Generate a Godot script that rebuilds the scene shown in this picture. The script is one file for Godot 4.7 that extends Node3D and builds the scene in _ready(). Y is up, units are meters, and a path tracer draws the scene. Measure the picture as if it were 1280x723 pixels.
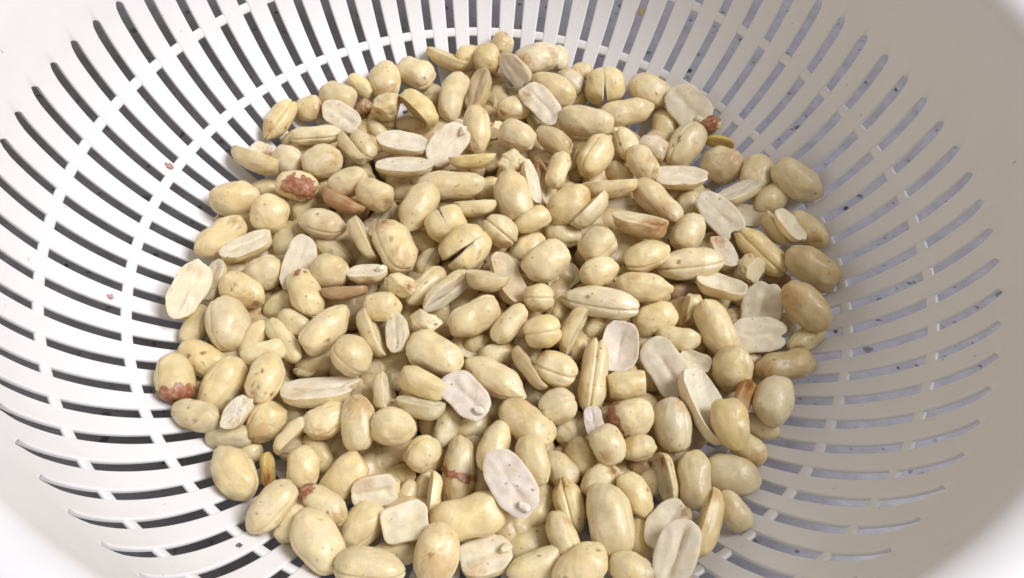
extends Node3D
# A white plastic colander of blanched peanuts on a speckled counter. Units are metres; y is up; the colander's axis is the y axis.

const U := 0.105            # radius of the colander at its middle hoop
const TURN := TAU / 80.0    # one rib and one slot
const TH := 0.0011          # wall thickness
const SLOT := 0.00142        # half the width of a slot

var nut_mat: StandardMaterial3D
var face_mat: StandardMaterial3D
var skin_mat: StandardMaterial3D
var plastic: StandardMaterial3D
var noise := FastNoiseLite.new()
var used := {}
var cam_at := Vector3(0.00599, 0.19664, 0.15309)

func _ready():
	# --- camera, surroundings, lamps, exposure
	var cam := Camera3D.new()
	cam.name = "camera"
	cam.transform = Transform3D(Basis(Vector3(0.994067, 0.063254, -0.088483), Vector3(-0.108767, 0.578108, -0.808678), Vector3(0, 0.813505, 0.581558)), cam_at)
	cam.fov = 38.563
	cam.near = 0.01
	cam.far = 20.0
	add_child(cam)
	cam.current = true
	var env := Environment.new()
	env.background_mode = Environment.BG_COLOR
	env.background_color = Color(0.655, 0.632, 0.612)
	env.background_energy_multiplier = 1.0
	env.tonemap_mode = Environment.TONE_MAPPER_LINEAR
	env.tonemap_exposure = 1.03
	env.sdfgi_enabled = true
	env.ssao_enabled = true
	env.ssil_enabled = true
	var we := WorldEnvironment.new()
	we.name = "surroundings"
	we.environment = env
	add_child(we)
	# the room's lamp: high on the right, beyond the frame
	lamp("room_lamp", Vector3(0.88, 1.21, -0.02), Vector3(0, 0.02, 0), Vector2(0.65, 0.65), 2.65, Color(0.965, 0.965, 1.0))

	make_materials()
	colander()
	counter()
	heap()
	flakes()

func lamp(called: String, at: Vector3, to: Vector3, size: Vector2, energy: float, col: Color):
	var l := AreaLight3D.new()
	l.name = called
	l.area_size = size
	l.light_energy = energy
	l.light_color = col
	l.area_range = 6.0
	l.shadow_enabled = true
	add_child(l)
	l.look_at_from_position(at, to, Vector3.UP)

# ---------------------------------------------------------------- naming
func numbered(called: String) -> String:
	var k = used.get(called, 0)
	used[called] = k + 1
	return called if k == 0 else "%s_%03d" % [called, k]

func tag(o: Node3D, label := "", category := "", group := "", kind := ""):
	if label: o.set_meta("label", label)
	if category: o.set_meta("category", category)
	if group: o.set_meta("group", group)
	if kind: o.set_meta("kind", kind)

func mesh_node(called: String, m: Mesh, parent: Node) -> MeshInstance3D:
	var o := MeshInstance3D.new()
	o.name = called
	o.mesh = m
	parent.add_child(o, true)
	return o

func to_mesh(v: PackedVector3Array, n: PackedVector3Array, idx: PackedInt32Array, mat: Material, col = null, into: ArrayMesh = null) -> ArrayMesh:
	var a := []
	a.resize(Mesh.ARRAY_MAX)
	a[Mesh.ARRAY_VERTEX] = v
	a[Mesh.ARRAY_NORMAL] = n
	a[Mesh.ARRAY_INDEX] = idx
	if col != null: a[Mesh.ARRAY_COLOR] = col
	var m := into if into else ArrayMesh.new()
	m.add_surface_from_arrays(Mesh.PRIMITIVE_TRIANGLES, a)
	m.surface_set_material(m.get_surface_count() - 1, mat)
	return m

# normals averaged over the faces that meet in a vertex (front faces run clockwise)
func smooth(v: PackedVector3Array, idx: PackedInt32Array) -> PackedVector3Array:
	var n := PackedVector3Array()
	n.resize(v.size())
	for k in range(0, idx.size(), 3):
		var a := idx[k]
		var b := idx[k + 1]
		var c := idx[k + 2]
		var q := (v[c] - v[a]).cross(v[b] - v[a])
		n[a] += q
		n[b] += q
		n[c] += q
	for k in n.size(): n[k] = n[k].normalized()
	return n

# ---------------------------------------------------------------- materials
func make_materials():
	noise.seed = 11
	noise.noise_type = FastNoiseLite.TYPE_SIMPLEX_SMOOTH
	noise.frequency = 1.0
	noise.fractal_type = FastNoiseLite.FRACTAL_NONE
	var rng := RandomNumberGenerator.new()
	rng.seed = 5
	# nut surface: fine mottling with sparse tiny brown pores
	var n1 := FastNoiseLite.new()
	n1.seed = 3
	n1.frequency = 0.02
	n1.fractal_octaves = 4
	var n2 := FastNoiseLite.new()
	n2.seed = 9
	n2.frequency = 0.11
	var im := Image.create(512, 512, false, Image.FORMAT_RGB8)
	for y in 512:
		for x in 512:
			var a := 0.93 + 0.10 * n1.get_noise_2d(x, y) + 0.04 * n2.get_noise_2d(x, y)
			im.set_pixel(x, y, Color(a, a * (1.0 - 0.01), a * (0.985 + 0.06 * n1.get_noise_2d(x + 700, y))))
	for k in 70:
		var p := Vector2(rng.randf() * 512, rng.randf() * 512)
		var r := rng.randf_range(1.0, 3.2)
		for y in range(-4, 5):
			for x in range(-4, 5):
				var w := clampf(r + 0.5 - Vector2(x, y * rng.randf_range(0.9, 1.4)).length(), 0, 1) * 0.6
				var px := posmod(int(p.x) + x, 512)
				var py := posmod(int(p.y) + y, 512)
				im.set_pixel(px, py, im.get_pixel(px, py).lerp(Color(0.50, 0.36, 0.2), w))
	var tex := ImageTexture.create_from_image(im)
	var bump := NoiseTexture2D.new()
	var bn := FastNoiseLite.new()
	bn.seed = 4
	bn.frequency = 0.03
	bn.fractal_octaves = 5
	bump.noise = bn
	bump.width = 512
	bump.height = 512
	bump.seamless = true
	bump.as_normal_map = true
	bump.bump_strength = 3.0
	nut_mat = StandardMaterial3D.new()
	nut_mat.resource_name = "blanched_peanut"
	nut_mat.vertex_color_use_as_albedo = true
	nut_mat.albedo_texture = tex
	nut_mat.normal_enabled = true
	nut_mat.normal_texture = bump
	nut_mat.normal_scale = 0.45
	nut_mat.roughness = 0.35
	nut_mat.subsurf_scatter_enabled = true
	nut_mat.subsurf_scatter_strength = 0.10
	nut_mat.metallic_specular = 0.45
	nut_mat.uv1_triplanar = true
	nut_mat.uv1_world_triplanar = true
	nut_mat.uv1_scale = Vector3(16, 16, 16)
	face_mat = nut_mat.duplicate()
	face_mat.resource_name = "peanut_inner_face"
	face_mat.roughness = 0.5
	face_mat.normal_scale = 0.3
	face_mat.metallic_specular = 0.3
	face_mat.uv1_scale = Vector3(19, 19, 19)
	skin_mat = StandardMaterial3D.new()
	skin_mat.resource_name = "red_skin"
	skin_mat.vertex_color_use_as_albedo = true
	skin_mat.roughness = 0.4
	skin_mat.normal_enabled = true
	skin_mat.normal_texture = bump
	skin_mat.normal_scale = 0.8
	skin_mat.uv1_triplanar = true
	skin_mat.uv1_world_triplanar = true
	skin_mat.uv1_scale = Vector3(30, 30, 30)
	# white plastic with a few specks of dirt
	var pl := Image.create(1024, 1024, false, Image.FORMAT_RGB8)
	for y in 1024:
		for x in 1024:
			var a := 0.985 + 0.015 * n1.get_noise_2d(x * 0.6, y * 0.6)
			pl.set_pixel(x, y, Color(a, a, a))
	for k in 34:
		var p := Vector2i(rng.randi() % 1024, rng.randi() % 1024)
		var st := Vector2(1, 0).rotated(rng.randf() * TAU)
		var ln := rng.randf_range(0.6, 4.5)
		for q in 9:
			var w := p + Vector2i((st * ln * (q / 8.0 - 0.5)).round())
			pl.set_pixel(posmod(w.x, 1024), posmod(w.y, 1024), Color(0.42, 0.38, 0.36))
	plastic = StandardMaterial3D.new()
	plastic.resource_name = "white_plastic"
	plastic.albedo_color = Color(0.91, 0.905, 0.90)
	plastic.albedo_texture = ImageTexture.create_from_image(pl)
	plastic.uv1_triplanar = true
	plastic.uv1_world_triplanar = true
	plastic.uv1_scale = Vector3(5, 5, 5)
	plastic.roughness = 0.38
	plastic.metallic_specular = 0.45

# ---------------------------------------------------------------- colander
# the wall's profile: arc length s (in U) from the middle hoop -> radius, height, slope
var prof := []
const S0 := -0.416
const SC := 0.446
const SW := 0.715

func slope(s: float) -> float:
	return deg_to_rad(minf(45.4 + 75.5 * s, 80.0))

func build_profile():
	var step := 0.002
	var up := []
	var p := Vector2(1, 0)
	var s := 0.0
	while s < 0.8:
		up.append(p)
		var a := slope(s + step / 2)
		p += Vector2(cos(a), sin(a)) * step
		s += step
	var down := []
	p = Vector2(1, 0)
	s = 0.0
	while s > -0.43:
		var a := slope(s - step / 2)
		p -= Vector2(cos(a), sin(a)) * step
		s -= step
		down.append(p)
	down.reverse()
	prof = [down.size(), down + up]

func at(s: float) -> Vector2:
	var k: float = s / 0.002 + prof[0]
	var i := clampi(int(floor(k)), 0, prof[1].size() - 2)
	return prof[1][i].lerp(prof[1][i + 1], k - i) * U

# a strip swept along the wall: rows of cross-section points with normals in (sideways, outwards)
func sweep_rib() -> ArrayMesh:
	var v := PackedVector3Array()
	var n := PackedVector3Array()
	var idx := PackedInt32Array()
	var rows := 60
	var cols := 0
	for i in rows + 1:
		var s: float = lerpf(S0, SC - SLOT / U, i / float(rows))
		var b: float = 0.00001 + 0.0006 * clampf((SC - SLOT / U - s) / 0.03, 0, 1)
		var p := at(s)
		var a := slope(s)
		var hw: float = p.x * TURN / 2 - SLOT
		var out := Vector3(sin(a), -cos(a), 0)
		var along := Vector3(0, 0, 1)
		var cs := []
		cs.append([-hw + b, 0.0, 0.0, -1.0])
		cs.append([hw - b, 0.0, 0.0, -1.0])
		for q in range(1, 5):
			var g := q / 4.0 * PI / 2
			cs.append([hw - b + b * sin(g), b - b * cos(g), sin(g), -cos(g)])
		cs.append([hw * 0.96, TH, 1.0, 0.05])
		cs.append([hw * 0.96, TH, 0.0, 1.0])
		cs.append([-hw * 0.96, TH, 0.0, 1.0])
		cs.append([-hw * 0.96, TH, -1.0, 0.05])
		for q in range(4, 0, -1):
			var g := q / 4.0 * PI / 2
			cs.append([-hw + b - b * sin(g), b - b * cos(g), -sin(g), -cos(g)])
		cs.append([-hw + b, 0.0, 0.0, -1.0])
		cols = cs.size()
		for c in cs:
			v.append(Vector3(p.x, p.y, 0) + along * c[0] + out * c[1])
			n.append((along * c[2] + out * c[3]).normalized())
	for i in rows:
		for j in cols - 1:
			var a := i * cols + j
			idx.append_array([a, a + cols, a + 1, a + 1, a + cols, a + cols + 1])
	return to_mesh(v, n, idx, plastic)

# a closed ring: polyline of (radius, height) turned about the axis
func lathe(pts: PackedVector2Array, seg: int, mat: Material, closed := false) -> ArrayMesh:
	var v := PackedVector3Array()
	var idx := PackedInt32Array()
	var m := pts.size()
	for i in seg:
		var t := TAU * i / seg
		for p in pts: v.append(Vector3(p.x * cos(t), p.y, p.x * sin(t)))
	for i in seg:
		var i2 := (i + 1) % seg
		for j in (m if closed else m - 1):
			var j2 := (j + 1) % m
			idx.append_array([i * m + j, i2 * m + j, i * m + j2, i2 * m + j, i2 * m + j2, i * m + j2])
	return to_mesh(v, smooth(v, idx), idx, mat)

func hoop(s: float) -> ArrayMesh:
	var p := at(s)
	var a := slope(s)
	var al := Vector2(cos(a), sin(a))
	var out := Vector2(sin(a), -cos(a))
	var pts := PackedVector2Array()
	for k in 20:
		var g := -TAU * k / 20
		var c := cos(g)
		var d := sin(g)
		pts.append(p + al * 0.0016 * signf(c) * pow(absf(c), 0.6) + out * (0.00095 + 0.0007 * signf(d) * pow(absf(d), 0.75)))
	return lathe(pts, 240, plastic, true)

func colander():
	build_profile()
	var root := Node3D.new()
	root.name = "colander"
	add_child(root)
	tag(root, "round white plastic colander with narrow slots, holding the heap of peanuts", "colander")
	var rib := sweep_rib()
	for k in 80:
		var o := mesh_node("rib", rib, root)
		o.rotation.y = -(k + 0.19) * TURN
	for s in [0.0, 0.2397, -0.235]:
		mesh_node("hoop", hoop(s), root)
	wall_band(root)
	# the rim: rolls outwards into a flat lip with a turned-down edge
	var pts := PackedVector2Array()
	var p := at(SW)
	var a := slope(SW)
	var rr := 0.009
	var ctr := p + Vector2(sin(a), -cos(a)) * rr
	for k in 9:
		var g := lerpf(a + PI / 2, deg_to_rad(93), k / 8.0)
		pts.append(ctr + Vector2(cos(g), sin(g)) * rr)
	var e := pts[pts.size() - 1]
	pts.append(e + Vector2(0.004, -0.0001))
	pts.append(e + Vector2(0.009, -0.0005))
	e += Vector2(-0.005, -0.0003)
	for k in 7:
		var g := lerpf(PI / 2, -PI / 8, k / 6.0)
		pts.append(e + Vector2(0.0155, -0.0035) + Vector2(cos(g), sin(g)) * 0.003)
	pts.append(e + Vector2(0.0180, -0.012))
	pts.append(e + Vector2(0.0164, -0.012))
	pts.append(e + Vector2(0.0158, -0.004))
	pts.append(e + Vector2(0.013, -0.0024))
	pts.append(e + Vector2(0.004, -0.0024))
	pts.append(p + Vector2(sin(a), -cos(a)) * TH + Vector2(0.0005, 0.0005))
	pts.reverse()
	mesh_node("rim", lathe(pts, 256, plastic), root)
	var q := at(S0)
	var bs := PackedVector2Array([Vector2(0.0001, q.y - TH - 0.0008), Vector2(q.x * 0.9, q.y - TH - 0.0008), Vector2(q.x + 0.0006, q.y - TH), Vector2(q.x + 0.0001, q.y - 0.0001), Vector2(q.x * 0.93, q.y - 0.0007), Vector2(0.0001, q.y - 0.0007)])
	mesh_node("base", lathe(bs, 128, plastic), root)
	var ft := PackedVector2Array([Vector2(q.x * 0.94, q.y - 0.0025), Vector2(q.x * 0.92, q.y - 0.0078), Vector2(q.x * 0.95, q.y - 0.0085), Vector2(q.x * 0.98, q.y - 0.0078), Vector2(q.x * 0.985, q.y - 0.0022)])
	mesh_node("foot_ring", lathe(ft, 128, plastic), root)

# the unbroken band above the slots; its lower edge runs round each slot's top end
func wall_band(root: Node3D):
	var xs := []
	for q in range(-6, 7): xs.append(sin(q / 6.0 * PI / 2))
	var v := PackedVector3Array()
	var n := PackedVector3Array()
	var idx := PackedInt32Array()
	var rows := 22
	var per := 2 + xs.size()
	var r0 := at(SC).x
	var R := SLOT / U
	var cols := 80 * per
	for side in 2:
		for c in cols:
			var k := c / per
			var j := c % per
			var mid := (k + 0.69) * TURN
			var x := 0.0
			var th := 0.0
			var low := SC - R
			if j < xs.size():
				x = xs[j]
				th = mid + x * SLOT / r0
				low = SC - R + R * sqrt(maxf(0, 1 - x * x))
			else:
				th = mid + lerpf(SLOT / r0, TURN - SLOT / r0, (j - xs.size() + 1) / 3.0)
				x = 9.0
			for i in rows + 1:
				var f := i / float(rows)
				var s := lerpf(low, SW, f * f * 0.6 + f * 0.4)
				var p := at(s)
				var a := slope(s)
				var up := (s - SC) / 0.05
				var dent := 0.0007 * exp(-x * x * 3.5) * clampf(1 - up, 0, 1) * clampf(1 - up, 0, 1) if side == 0 else TH
				v.append(Vector3((p.x + sin(a) * dent) * cos(th), p.y - cos(a) * dent, (p.x + sin(a) * dent) * sin(th)))
	var m := rows + 1
	for side in 2:
		var o := side * cols * m
		for c in cols:
			var c2 := (c + 1) % cols
			for i in rows:
				var a := o + c * m + i
				var b := o + c2 * m + i
				if side == 0: idx.append_array([a, a + 1, b, b, a + 1, b + 1])
				else: idx.append_array([a, b, a + 1, b, b + 1, a + 1])
	n = smooth(v, idx)
	# the edge round each slot end
	var base := v.size()
	for c in cols:
		v.append(v[c * m])
		v.append(v[cols * m + c * m])
		n.append(Vector3.ZERO)
		n.append(Vector3.ZERO)
	for c in cols:
		var c2 := (c + 1) % cols
		var a := base + c * 2
		var b := base + c2 * 2
		var q := (v[b] - v[a]).cross(v[a + 1] - v[a]).normalized()
		for w in [a, a + 1, b, b + 1]: n[w] = (n[w] + q)
		idx.append_array([a, b, a + 1, b, b + 1, a + 1])
	for w in range(base, v.size()): n[w] = n[w].normalized() * -1.0
	for w in range(base, v.size()):
		if n[w].y > 0: n[w] = -n[w]
	mesh_node("wall_band", to_mesh(v, n, idx, plastic), root)

# ---------------------------------------------------------------- counter
func counter():
	var rng := RandomNumberGenerator.new()
	rng.seed = 21
	var n1 := FastNoiseLite.new()
	n1.seed = 31
	n1.frequency = 0.03
	n1.fractal_octaves = 4
	var im := Image.create(1024, 1024, false, Image.FORMAT_RGB8)
	for y in 1024:
		for x in 1024:
			var a := 0.47 + 0.05 * n1.get_noise_2d(x, y) + rng.randf_range(-0.03, 0.03)
			im.set_pixel(x, y, Color(a, a * 0.985, a * 1.03))
	for k in 1900:
		var p := Vector2(rng.randf() * 1024, rng.randf() * 1024)
		var r := rng.randf_range(0.8, 2.4) if rng.randf() < 0.8 else rng.randf_range(2.5, 6.0)
		var g := rng.randf_range(0.14, 0.40)
		var tn := rng.randf() * TAU
		var sq := rng.randf_range(1.0, 2.2)
		var w := int(r) + 2
		for y in range(-w, w + 1):
			for x in range(-w, w + 1):
				var d := Vector2(x, y).rotated(tn)
				d.y *= sq
				var c := clampf(r + 0.5 - d.length() + rng.randf_range(-0.5, 0.5), 0, 1)
				if c > 0:
					var px := posmod(int(p.x) + x, 1024)
					var py := posmod(int(p.y) + y, 1024)
					im.set_pixel(px, py, im.get_pixel(px, py).lerp(Color(g, g * 0.98, g * 1.05), c))
	var m := StandardMaterial3D.new()
	m.resource_name = "speckled_stone"
	m.albedo_texture = ImageTexture.create_from_image(im)
	m.uv1_triplanar = true
	m.uv1_world_triplanar = true
	m.uv1_scale = Vector3(3.3, 3.3, 3.3)
	m.roughness = 0.35
	var b := BoxMesh.new()
	b.size = Vector3(1.6, 0.03, 1.2)
	b.material = m
	var o := mesh_node("countertop", b, self)
	o.position = Vector3(0, at(S0).y - 0.0085 - 0.015, 0)
	tag(o, "grey speckled stone countertop under the colander", "", "", "structure")

# ---------------------------------------------------------------- peanuts
const TONES := {
	"": [Color(0.85, 0.71, 0.405), Color(0.87, 0.77, 0.57)],
	"g": [Color(0.835, 0.725, 0.46), Color(0.84, 0.78, 0.59)],
	"y": [Color(0.82, 0.67, 0.35), Color(0.78, 0.66, 0.40)],
	"yy": [Color(0.78, 0.60, 0.16), Color(0.72, 0.53, 0.20)],
	"p": [Color(0.81, 0.69, 0.47), Color(0.84, 0.74, 0.63)],
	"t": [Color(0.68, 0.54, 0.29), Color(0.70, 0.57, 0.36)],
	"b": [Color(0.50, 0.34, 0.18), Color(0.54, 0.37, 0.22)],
	"o": [Color(0.50, 0.29, 0.12), Color(0.52, 0.32, 0.14)],
}
const SPOT := Color(0.17, 0.085, 0.025)
const BURN := Color(0.20, 0.075, 0.02)
const ORANGE := Color(0.45, 0.23, 0.07)
const SKIN := Color(0.29, 0.105, 0.05)

func options(text: String) -> Dictionary:
	var o := {}
	for w in text.split(" ", false):
		var kv := w.split("=")
		o[kv[0]] = kv[1] if kv.size() > 1 else "1"
	return o

# a point of the outline in the plane of the seam, in units of half length and half width
func outline(t: float, o: Dictionary, sd: float, ex: float) -> Vector2:
	var c := cos(t)
	var s := sin(t)
	var x := signf(c) * pow(absf(c), 2.0 / ex)
	var z := signf(s) * pow(absf(s), 2.0 / ex)
	return Vector2(x, z)

func form(x: float, y: float, z: float, q: Dictionary) -> Vector3:
	# x, y, z of a ball of radius 1 (already squared off) -> metres
	var w: float = (1.0 + q.egg * x) * (1.0 - q.waist * exp(-pow((x - q.wx) / 0.38, 2)))
	w *= 1.0 - q.tip * smoothstep(0.35, 1.05, x) * 0.36 - q.tip2 * smoothstep(0.35, 1.05, -x) * 0.36
	var d := Vector3(x, y, z)
	var nn: float = 1.0 + q.amp * noise.get_noise_3d(x * 1.1 + q.seed, y * 0.8, z * 0.8 + q.seed) + q.amp * 0.35 * noise.get_noise_3d(x * 3.2 + q.seed, y * 2.4, z * 2.4)
	nn += 0.010 * noise.get_noise_3d(x * 1.6 + q.seed, y * 6.0, z * 6.0)
	var xe: float = x + q.tip * 0.05 * smoothstep(0.8, 1.0, x) * maxf(0, 1 - 4 * (y * y + z * z)) - q.tip2 * 0.05 * smoothstep(0.8, 1.0, -x) * maxf(0, 1 - 4 * (y * y + z * z))
	if q.notch > 0: xe -= q.notch * exp(-pow((z - 0.15) / 0.3, 2)) * smoothstep(0.45, 1.0, x)
	if q.jag > 0: xe -= q.jag * maxf(0, noise.get_noise_2d(z * 1.3 + q.seed, 2.0)) * smoothstep(0.35, 0.9, x)
	var p := Vector3(xe * q.L / 2 * nn, y * q.T * w * nn, (z * q.W / 2 * w + q.bend * q.L * (x * x - 0.3)) * nn)
	for c in q.cuts:
		var e: float = p.dot(c[0]) - c[1]
		if e > 0: p -= c[0] * (e * (0.93 if c.size() == 2 else 0.6))
	return p

func shade(p: Vector3, base: Color, q: Dictionary) -> Color:
	var k: float = noise.get_noise_3d(p.x * 190 + q.seed, p.y * 190, p.z * 190)
	var c := base.lerp(Color(base.r * 0.88, base.g * 0.84, base.b * 0.74), clampf(k * 0.9 + 0.1, 0, 1) * 0.6)
	c = c.lerp(Color(0.82, 0.73, 0.52), clampf(-k, 0, 1) * 0.35)
	for s in q.stains:
		var d: float = (p - s[0]).length() / s[1] + 0.35 * noise.get_noise_3d(p.x * 900 + 7, p.y * 900, p.z * 900)
		if d < 1.0: c = c.lerp(s[2], clampf((1.0 - d) * 2.2, 0, 1) * s[3])
	return c

const PHI := [0, 8, 16, 24, 32, 40, 47, 54, 60, 66, 71, 76, 80, 84, 87, 90]
const FACE := [1.0, 0.975, 0.94, 0.86, 0.74, 0.6, 0.45, 0.3, 0.15]

# the rounded side(s) of a kernel. sides: [1, -1] whole, [-1] a half with its flat face towards +y
func domes(q: Dictionary, sides: Array, nv: int, grow := 0.0) -> Array:
	var v := PackedVector3Array()
	var idx := PackedInt32Array()
	var ang := []
	for sgn in sides:
		var rows := []
		for i in PHI.size():
			var ph: float = deg_to_rad(PHI[i])
			var row := []
			var h := pow(maxf(cos(ph), 0.0), 0.88 if sides.size() == 2 else 0.72)
			var r := pow(sin(ph), 1.0 if sides.size() == 2 else 0.85)
			if sides.size() == 2: r *= 1.0 - q.seam * exp(-pow((90 - PHI[i]) / 3.2, 2))
			for j in (1 if i == 0 else nv):
				var o := outline(TAU * j / nv, {}, 0, q.ex)
				var p := form(o.x * r, sgn * h, o.y * r, q)
				if grow > 0: p += Vector3(o.x * r, sgn * h, o.y * r).normalized() * grow
				row.append(v.size())
				v.append(p)
				ang.append(i)
			rows.append(row)
		for i in PHI.size() - 1:
			for j in nv:
				var j2 := (j + 1) % nv
				var t := []
				if i == 0: t = [rows[0][0], rows[1][j], rows[1][j2]]
				else: t = [rows[i][j], rows[i + 1][j], rows[i][j2], rows[i + 1][j], rows[i + 1][j2], rows[i][j2]]
				if sgn < 0: t.reverse()
				idx.append_array(t)
	return [v, idx]

func flat_face(q: Dictionary, nv: int, y0 := 0.0) -> Array:
	var v := PackedVector3Array()
	var idx := PackedInt32Array()
	var m := FACE.size()
	for i in m + 1:
		for j in (nv if i < m else 1):
			var f: float = FACE[i] if i < m else 0.0
			var o := outline(TAU * j / nv, {}, 0, q.ex)
			var p := form(o.x * f, 0, o.y * f, q)
			var x: float = o.x * f
			var z: float = o.y * f
			var y: float = 0.022 * q.W * smoothstep(1.0, 0.93, f)
			y -= q.groove * q.W * exp(-pow(z / 0.16, 2)) * (1.0 - pow(absf(x), 3.0)) * smoothstep(1.0, 0.8, f)
			y -= q.pit * q.W * exp(-pow((x - 0.55) / 0.22, 2) - pow(z / 0.3, 2)) * smoothstep(1.0, 0.8, f)
			y -= q.hollow * q.W * (1.0 - f * f) * smoothstep(1.0, 0.86, f)
			y += q.W * 0.025 * noise.get_noise_3d(x * 1.7 + q.seed, z * 1.7, 4.0) * smoothstep(1.0, 0.8, f) + q.rough * q.W * noise.get_noise_3d(x * 5 + q.seed, z * 4, 8.0) * smoothstep(1.0, 0.85, f)
			v.append(Vector3(p.x, p.y + y, p.z))
	for i in m:
		for j in nv:
			var j2 := (j + 1) % nv
			if i < m - 1: idx.append_array([i * nv + j, (i + 1) * nv + j, i * nv + j2, (i + 1) * nv + j, (i + 1) * nv + j2, i * nv + j2])
			else: idx.append_array([i * nv + j, m * nv, i * nv + j2])
	var out := PackedInt32Array()
	for k in range(0, idx.size(), 3): out.append_array([idx[k], idx[k + 2], idx[k + 1]])
	return [v, out]

func coloured(v: PackedVector3Array, base: Color, q: Dictionary) -> PackedColorArray:
	var c := PackedColorArray()
	c.resize(v.size())
	for k in v.size(): c[k] = shade(v[k], base, q)
	return c

func shape_of(kind: String, L: float, W: float, o: Dictionary, rng: RandomNumberGenerator) -> Dictionary:
	var half := kind == "hf"
	var q := {
		"L": L, "W": W, "T": W * ((0.54 if o.has("e") else 0.52) if half else 0.47), "seed": rng.randf() * 400, "ex": rng.randf_range(2.25, 2.75), "egg": rng.randf_range(-0.10, 0.10), "waist": 0.0, "wx": rng.randf_range(-0.15, 0.15),
		"tip": 0.0, "tip2": 0.0, "amp": 0.065, "notch": 0.0, "jag": 0.0, "bend": float(o.get("bend", rng.randf_range(-0.03, 0.03))), "cuts": [], "stains": [], "seam": 0.045,
		"groove": 0.05, "pit": 0.05, "hollow": 0.0, "rough": 0.0,
	}
	if L / W > 1.5 and rng.randf() < 0.5: q.waist = rng.randf_range(0.02, 0.08)
	if o.has("waist"): q.waist = 0.15
	if o.has("s"): q.seam = 0.085
	if o.has("tip"): q["tip" if float(o.tip) > 0 else "tip2"] = 0.9
	elif L / W > 1.25 and rng.randf() < 0.6: q["tip" if rng.randf() < 0.5 else "tip2"] = rng.randf_range(0.25, 0.6)
	if o.has("square"): q.ex = 3.6
	if o.has("notch"): q.notch = 0.28
	if o.has("jag"): q.jag = 0.75
	if o.has("hollow"):
		q.hollow = 0.22
		q.T *= 1.08
	if o.has("groove"): q.groove = 0.17
	if o.has("rough"):
		q.rough = 0.06
		q.amp = 0.11
	if half:
		q.ex = rng.randf_range(2.35, 3.0)
		if not o.has("notch") and rng.randf() < 0.3: q.notch = rng.randf_range(0.06, 0.16)
		if o.has("square"): q.ex = 3.8
	if half: q.groove *= rng.randf_range(0.4, 1.3)
	if kind == "w":
		for k in 4: # flats where it was pressed against its shell and its neighbour
			var d := Vector3(rng.randf_range(-0.7, 0.7), rng.randf_range(-1, 1), rng.randf_range(-1, 1)).normalized()
			q.cuts.append([d, Vector3(d.x * L / 2, d.y * W / 2, d.z * W / 2).length() * rng.randf_range(0.90, 0.97), 1])
	if kind == "c":
		q.amp = 0.2
		q.ex = 2.8
		for k in 3:
			var d := Vector3(rng.randf_range(-1, 1), rng.randf_range(-1, 1), rng.randf_range(-1, 1)).normalized()
			q.cuts.append([d, Vector3(d.x * L / 2, d.y * W / 2, d.z * W / 2).length() * rng.randf_range(0.55, 0.8)])
	if o.has("f") or o.has("ff"):
		q.L *= 1.12
		q.cuts.append([Vector3(1, rng.randf_range(-0.25, 0.25), rng.randf_range(-0.25, 0.25)).normalized(), L * 0.43])
	if o.has("ff"):
		q.L *= 1.12
		q.cuts.append([Vector3(-1, rng.randf_range(-0.2, 0.2), rng.randf_range(-0.2, 0.2)).normalized(), L * 0.43])
	return q

func stains(q: Dictionary, o: Dictionary, towards: Vector3, half: bool, rng: RandomNumberGenerator):
	var many := int(o.get("spots", "0")) + (1 if rng.randf() < 0.22 else 0)
	for k in many:
		var d := (towards + Vector3(rng.randf_range(-1, 1), rng.randf_range(-1, 1), rng.randf_range(-1, 1)) * 0.75).normalized()
		var x := clampf(d.x * 0.8 + rng.randf_range(-0.5, 0.5), -0.85, 0.85)
		var g := sqrt(maxf(0.05, 1 - x * x))
		var yz := Vector2(d.y, d.z).normalized() * g
		var big := o.has("spots")
		q.stains.append([Vector3(x * q.L / 2, yz.x * q.T, yz.y * q.W / 2), rng.randf_range(0.0004, 0.0008) * (1.2 if big else 1.0), SPOT, rng.randf_range(0.5, 0.9)])
	if rng.randf() < 0.45: # a soft toasted tinge at one end or along one side
		var e2 := 1.0 if rng.randf() < 0.5 else -1.0
		var d2 := (towards * 0.5 + Vector3(0, rng.randf_range(-1, 1), rng.randf_range(-1, 1))).normalized()
		q.stains.append([Vector3(e2 * q.L * rng.randf_range(0.15, 0.42), d2.y * q.T * 0.8, d2.z * q.W * 0.4), q.W * rng.randf_range(0.25, 0.5), Color(0.52, 0.30, 0.10), rng.randf_range(0.3, 0.6)])
		if rng.randf() < 0.3: q.stains.append([Vector3(e2 * q.L * rng.randf_range(0.3, 0.46), d2.y * q.T * 0.5, d2.z * q.W * 0.25), q.W * rng.randf_range(0.14, 0.22), BURN, 0.6])
	if o.has("scorch"):
		var r := float(o.scorch)
		if r > 0.95: r = 0.35
		var e := 1.0 if rng.randf() < 0.5 else -1.0
		var d := (towards * 0.8 + Vector3(e, rng.randf_range(-0.3, 0.3), rng.randf_range(-0.3, 0.3))).normalized()
		var at_ := Vector3(e * q.L * 0.33, d.y * q.T * 0.8, d.z * q.W * 0.4)
		q.stains.append([at_, 0.0016 + r * q.W * 0.9, ORANGE, 0.4 + minf(r, 0.5) * 0.7])
		q.stains.append([at_ * 0.98, (0.0016 + r * q.W * 0.9) * 0.5, BURN, 0.75])

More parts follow.
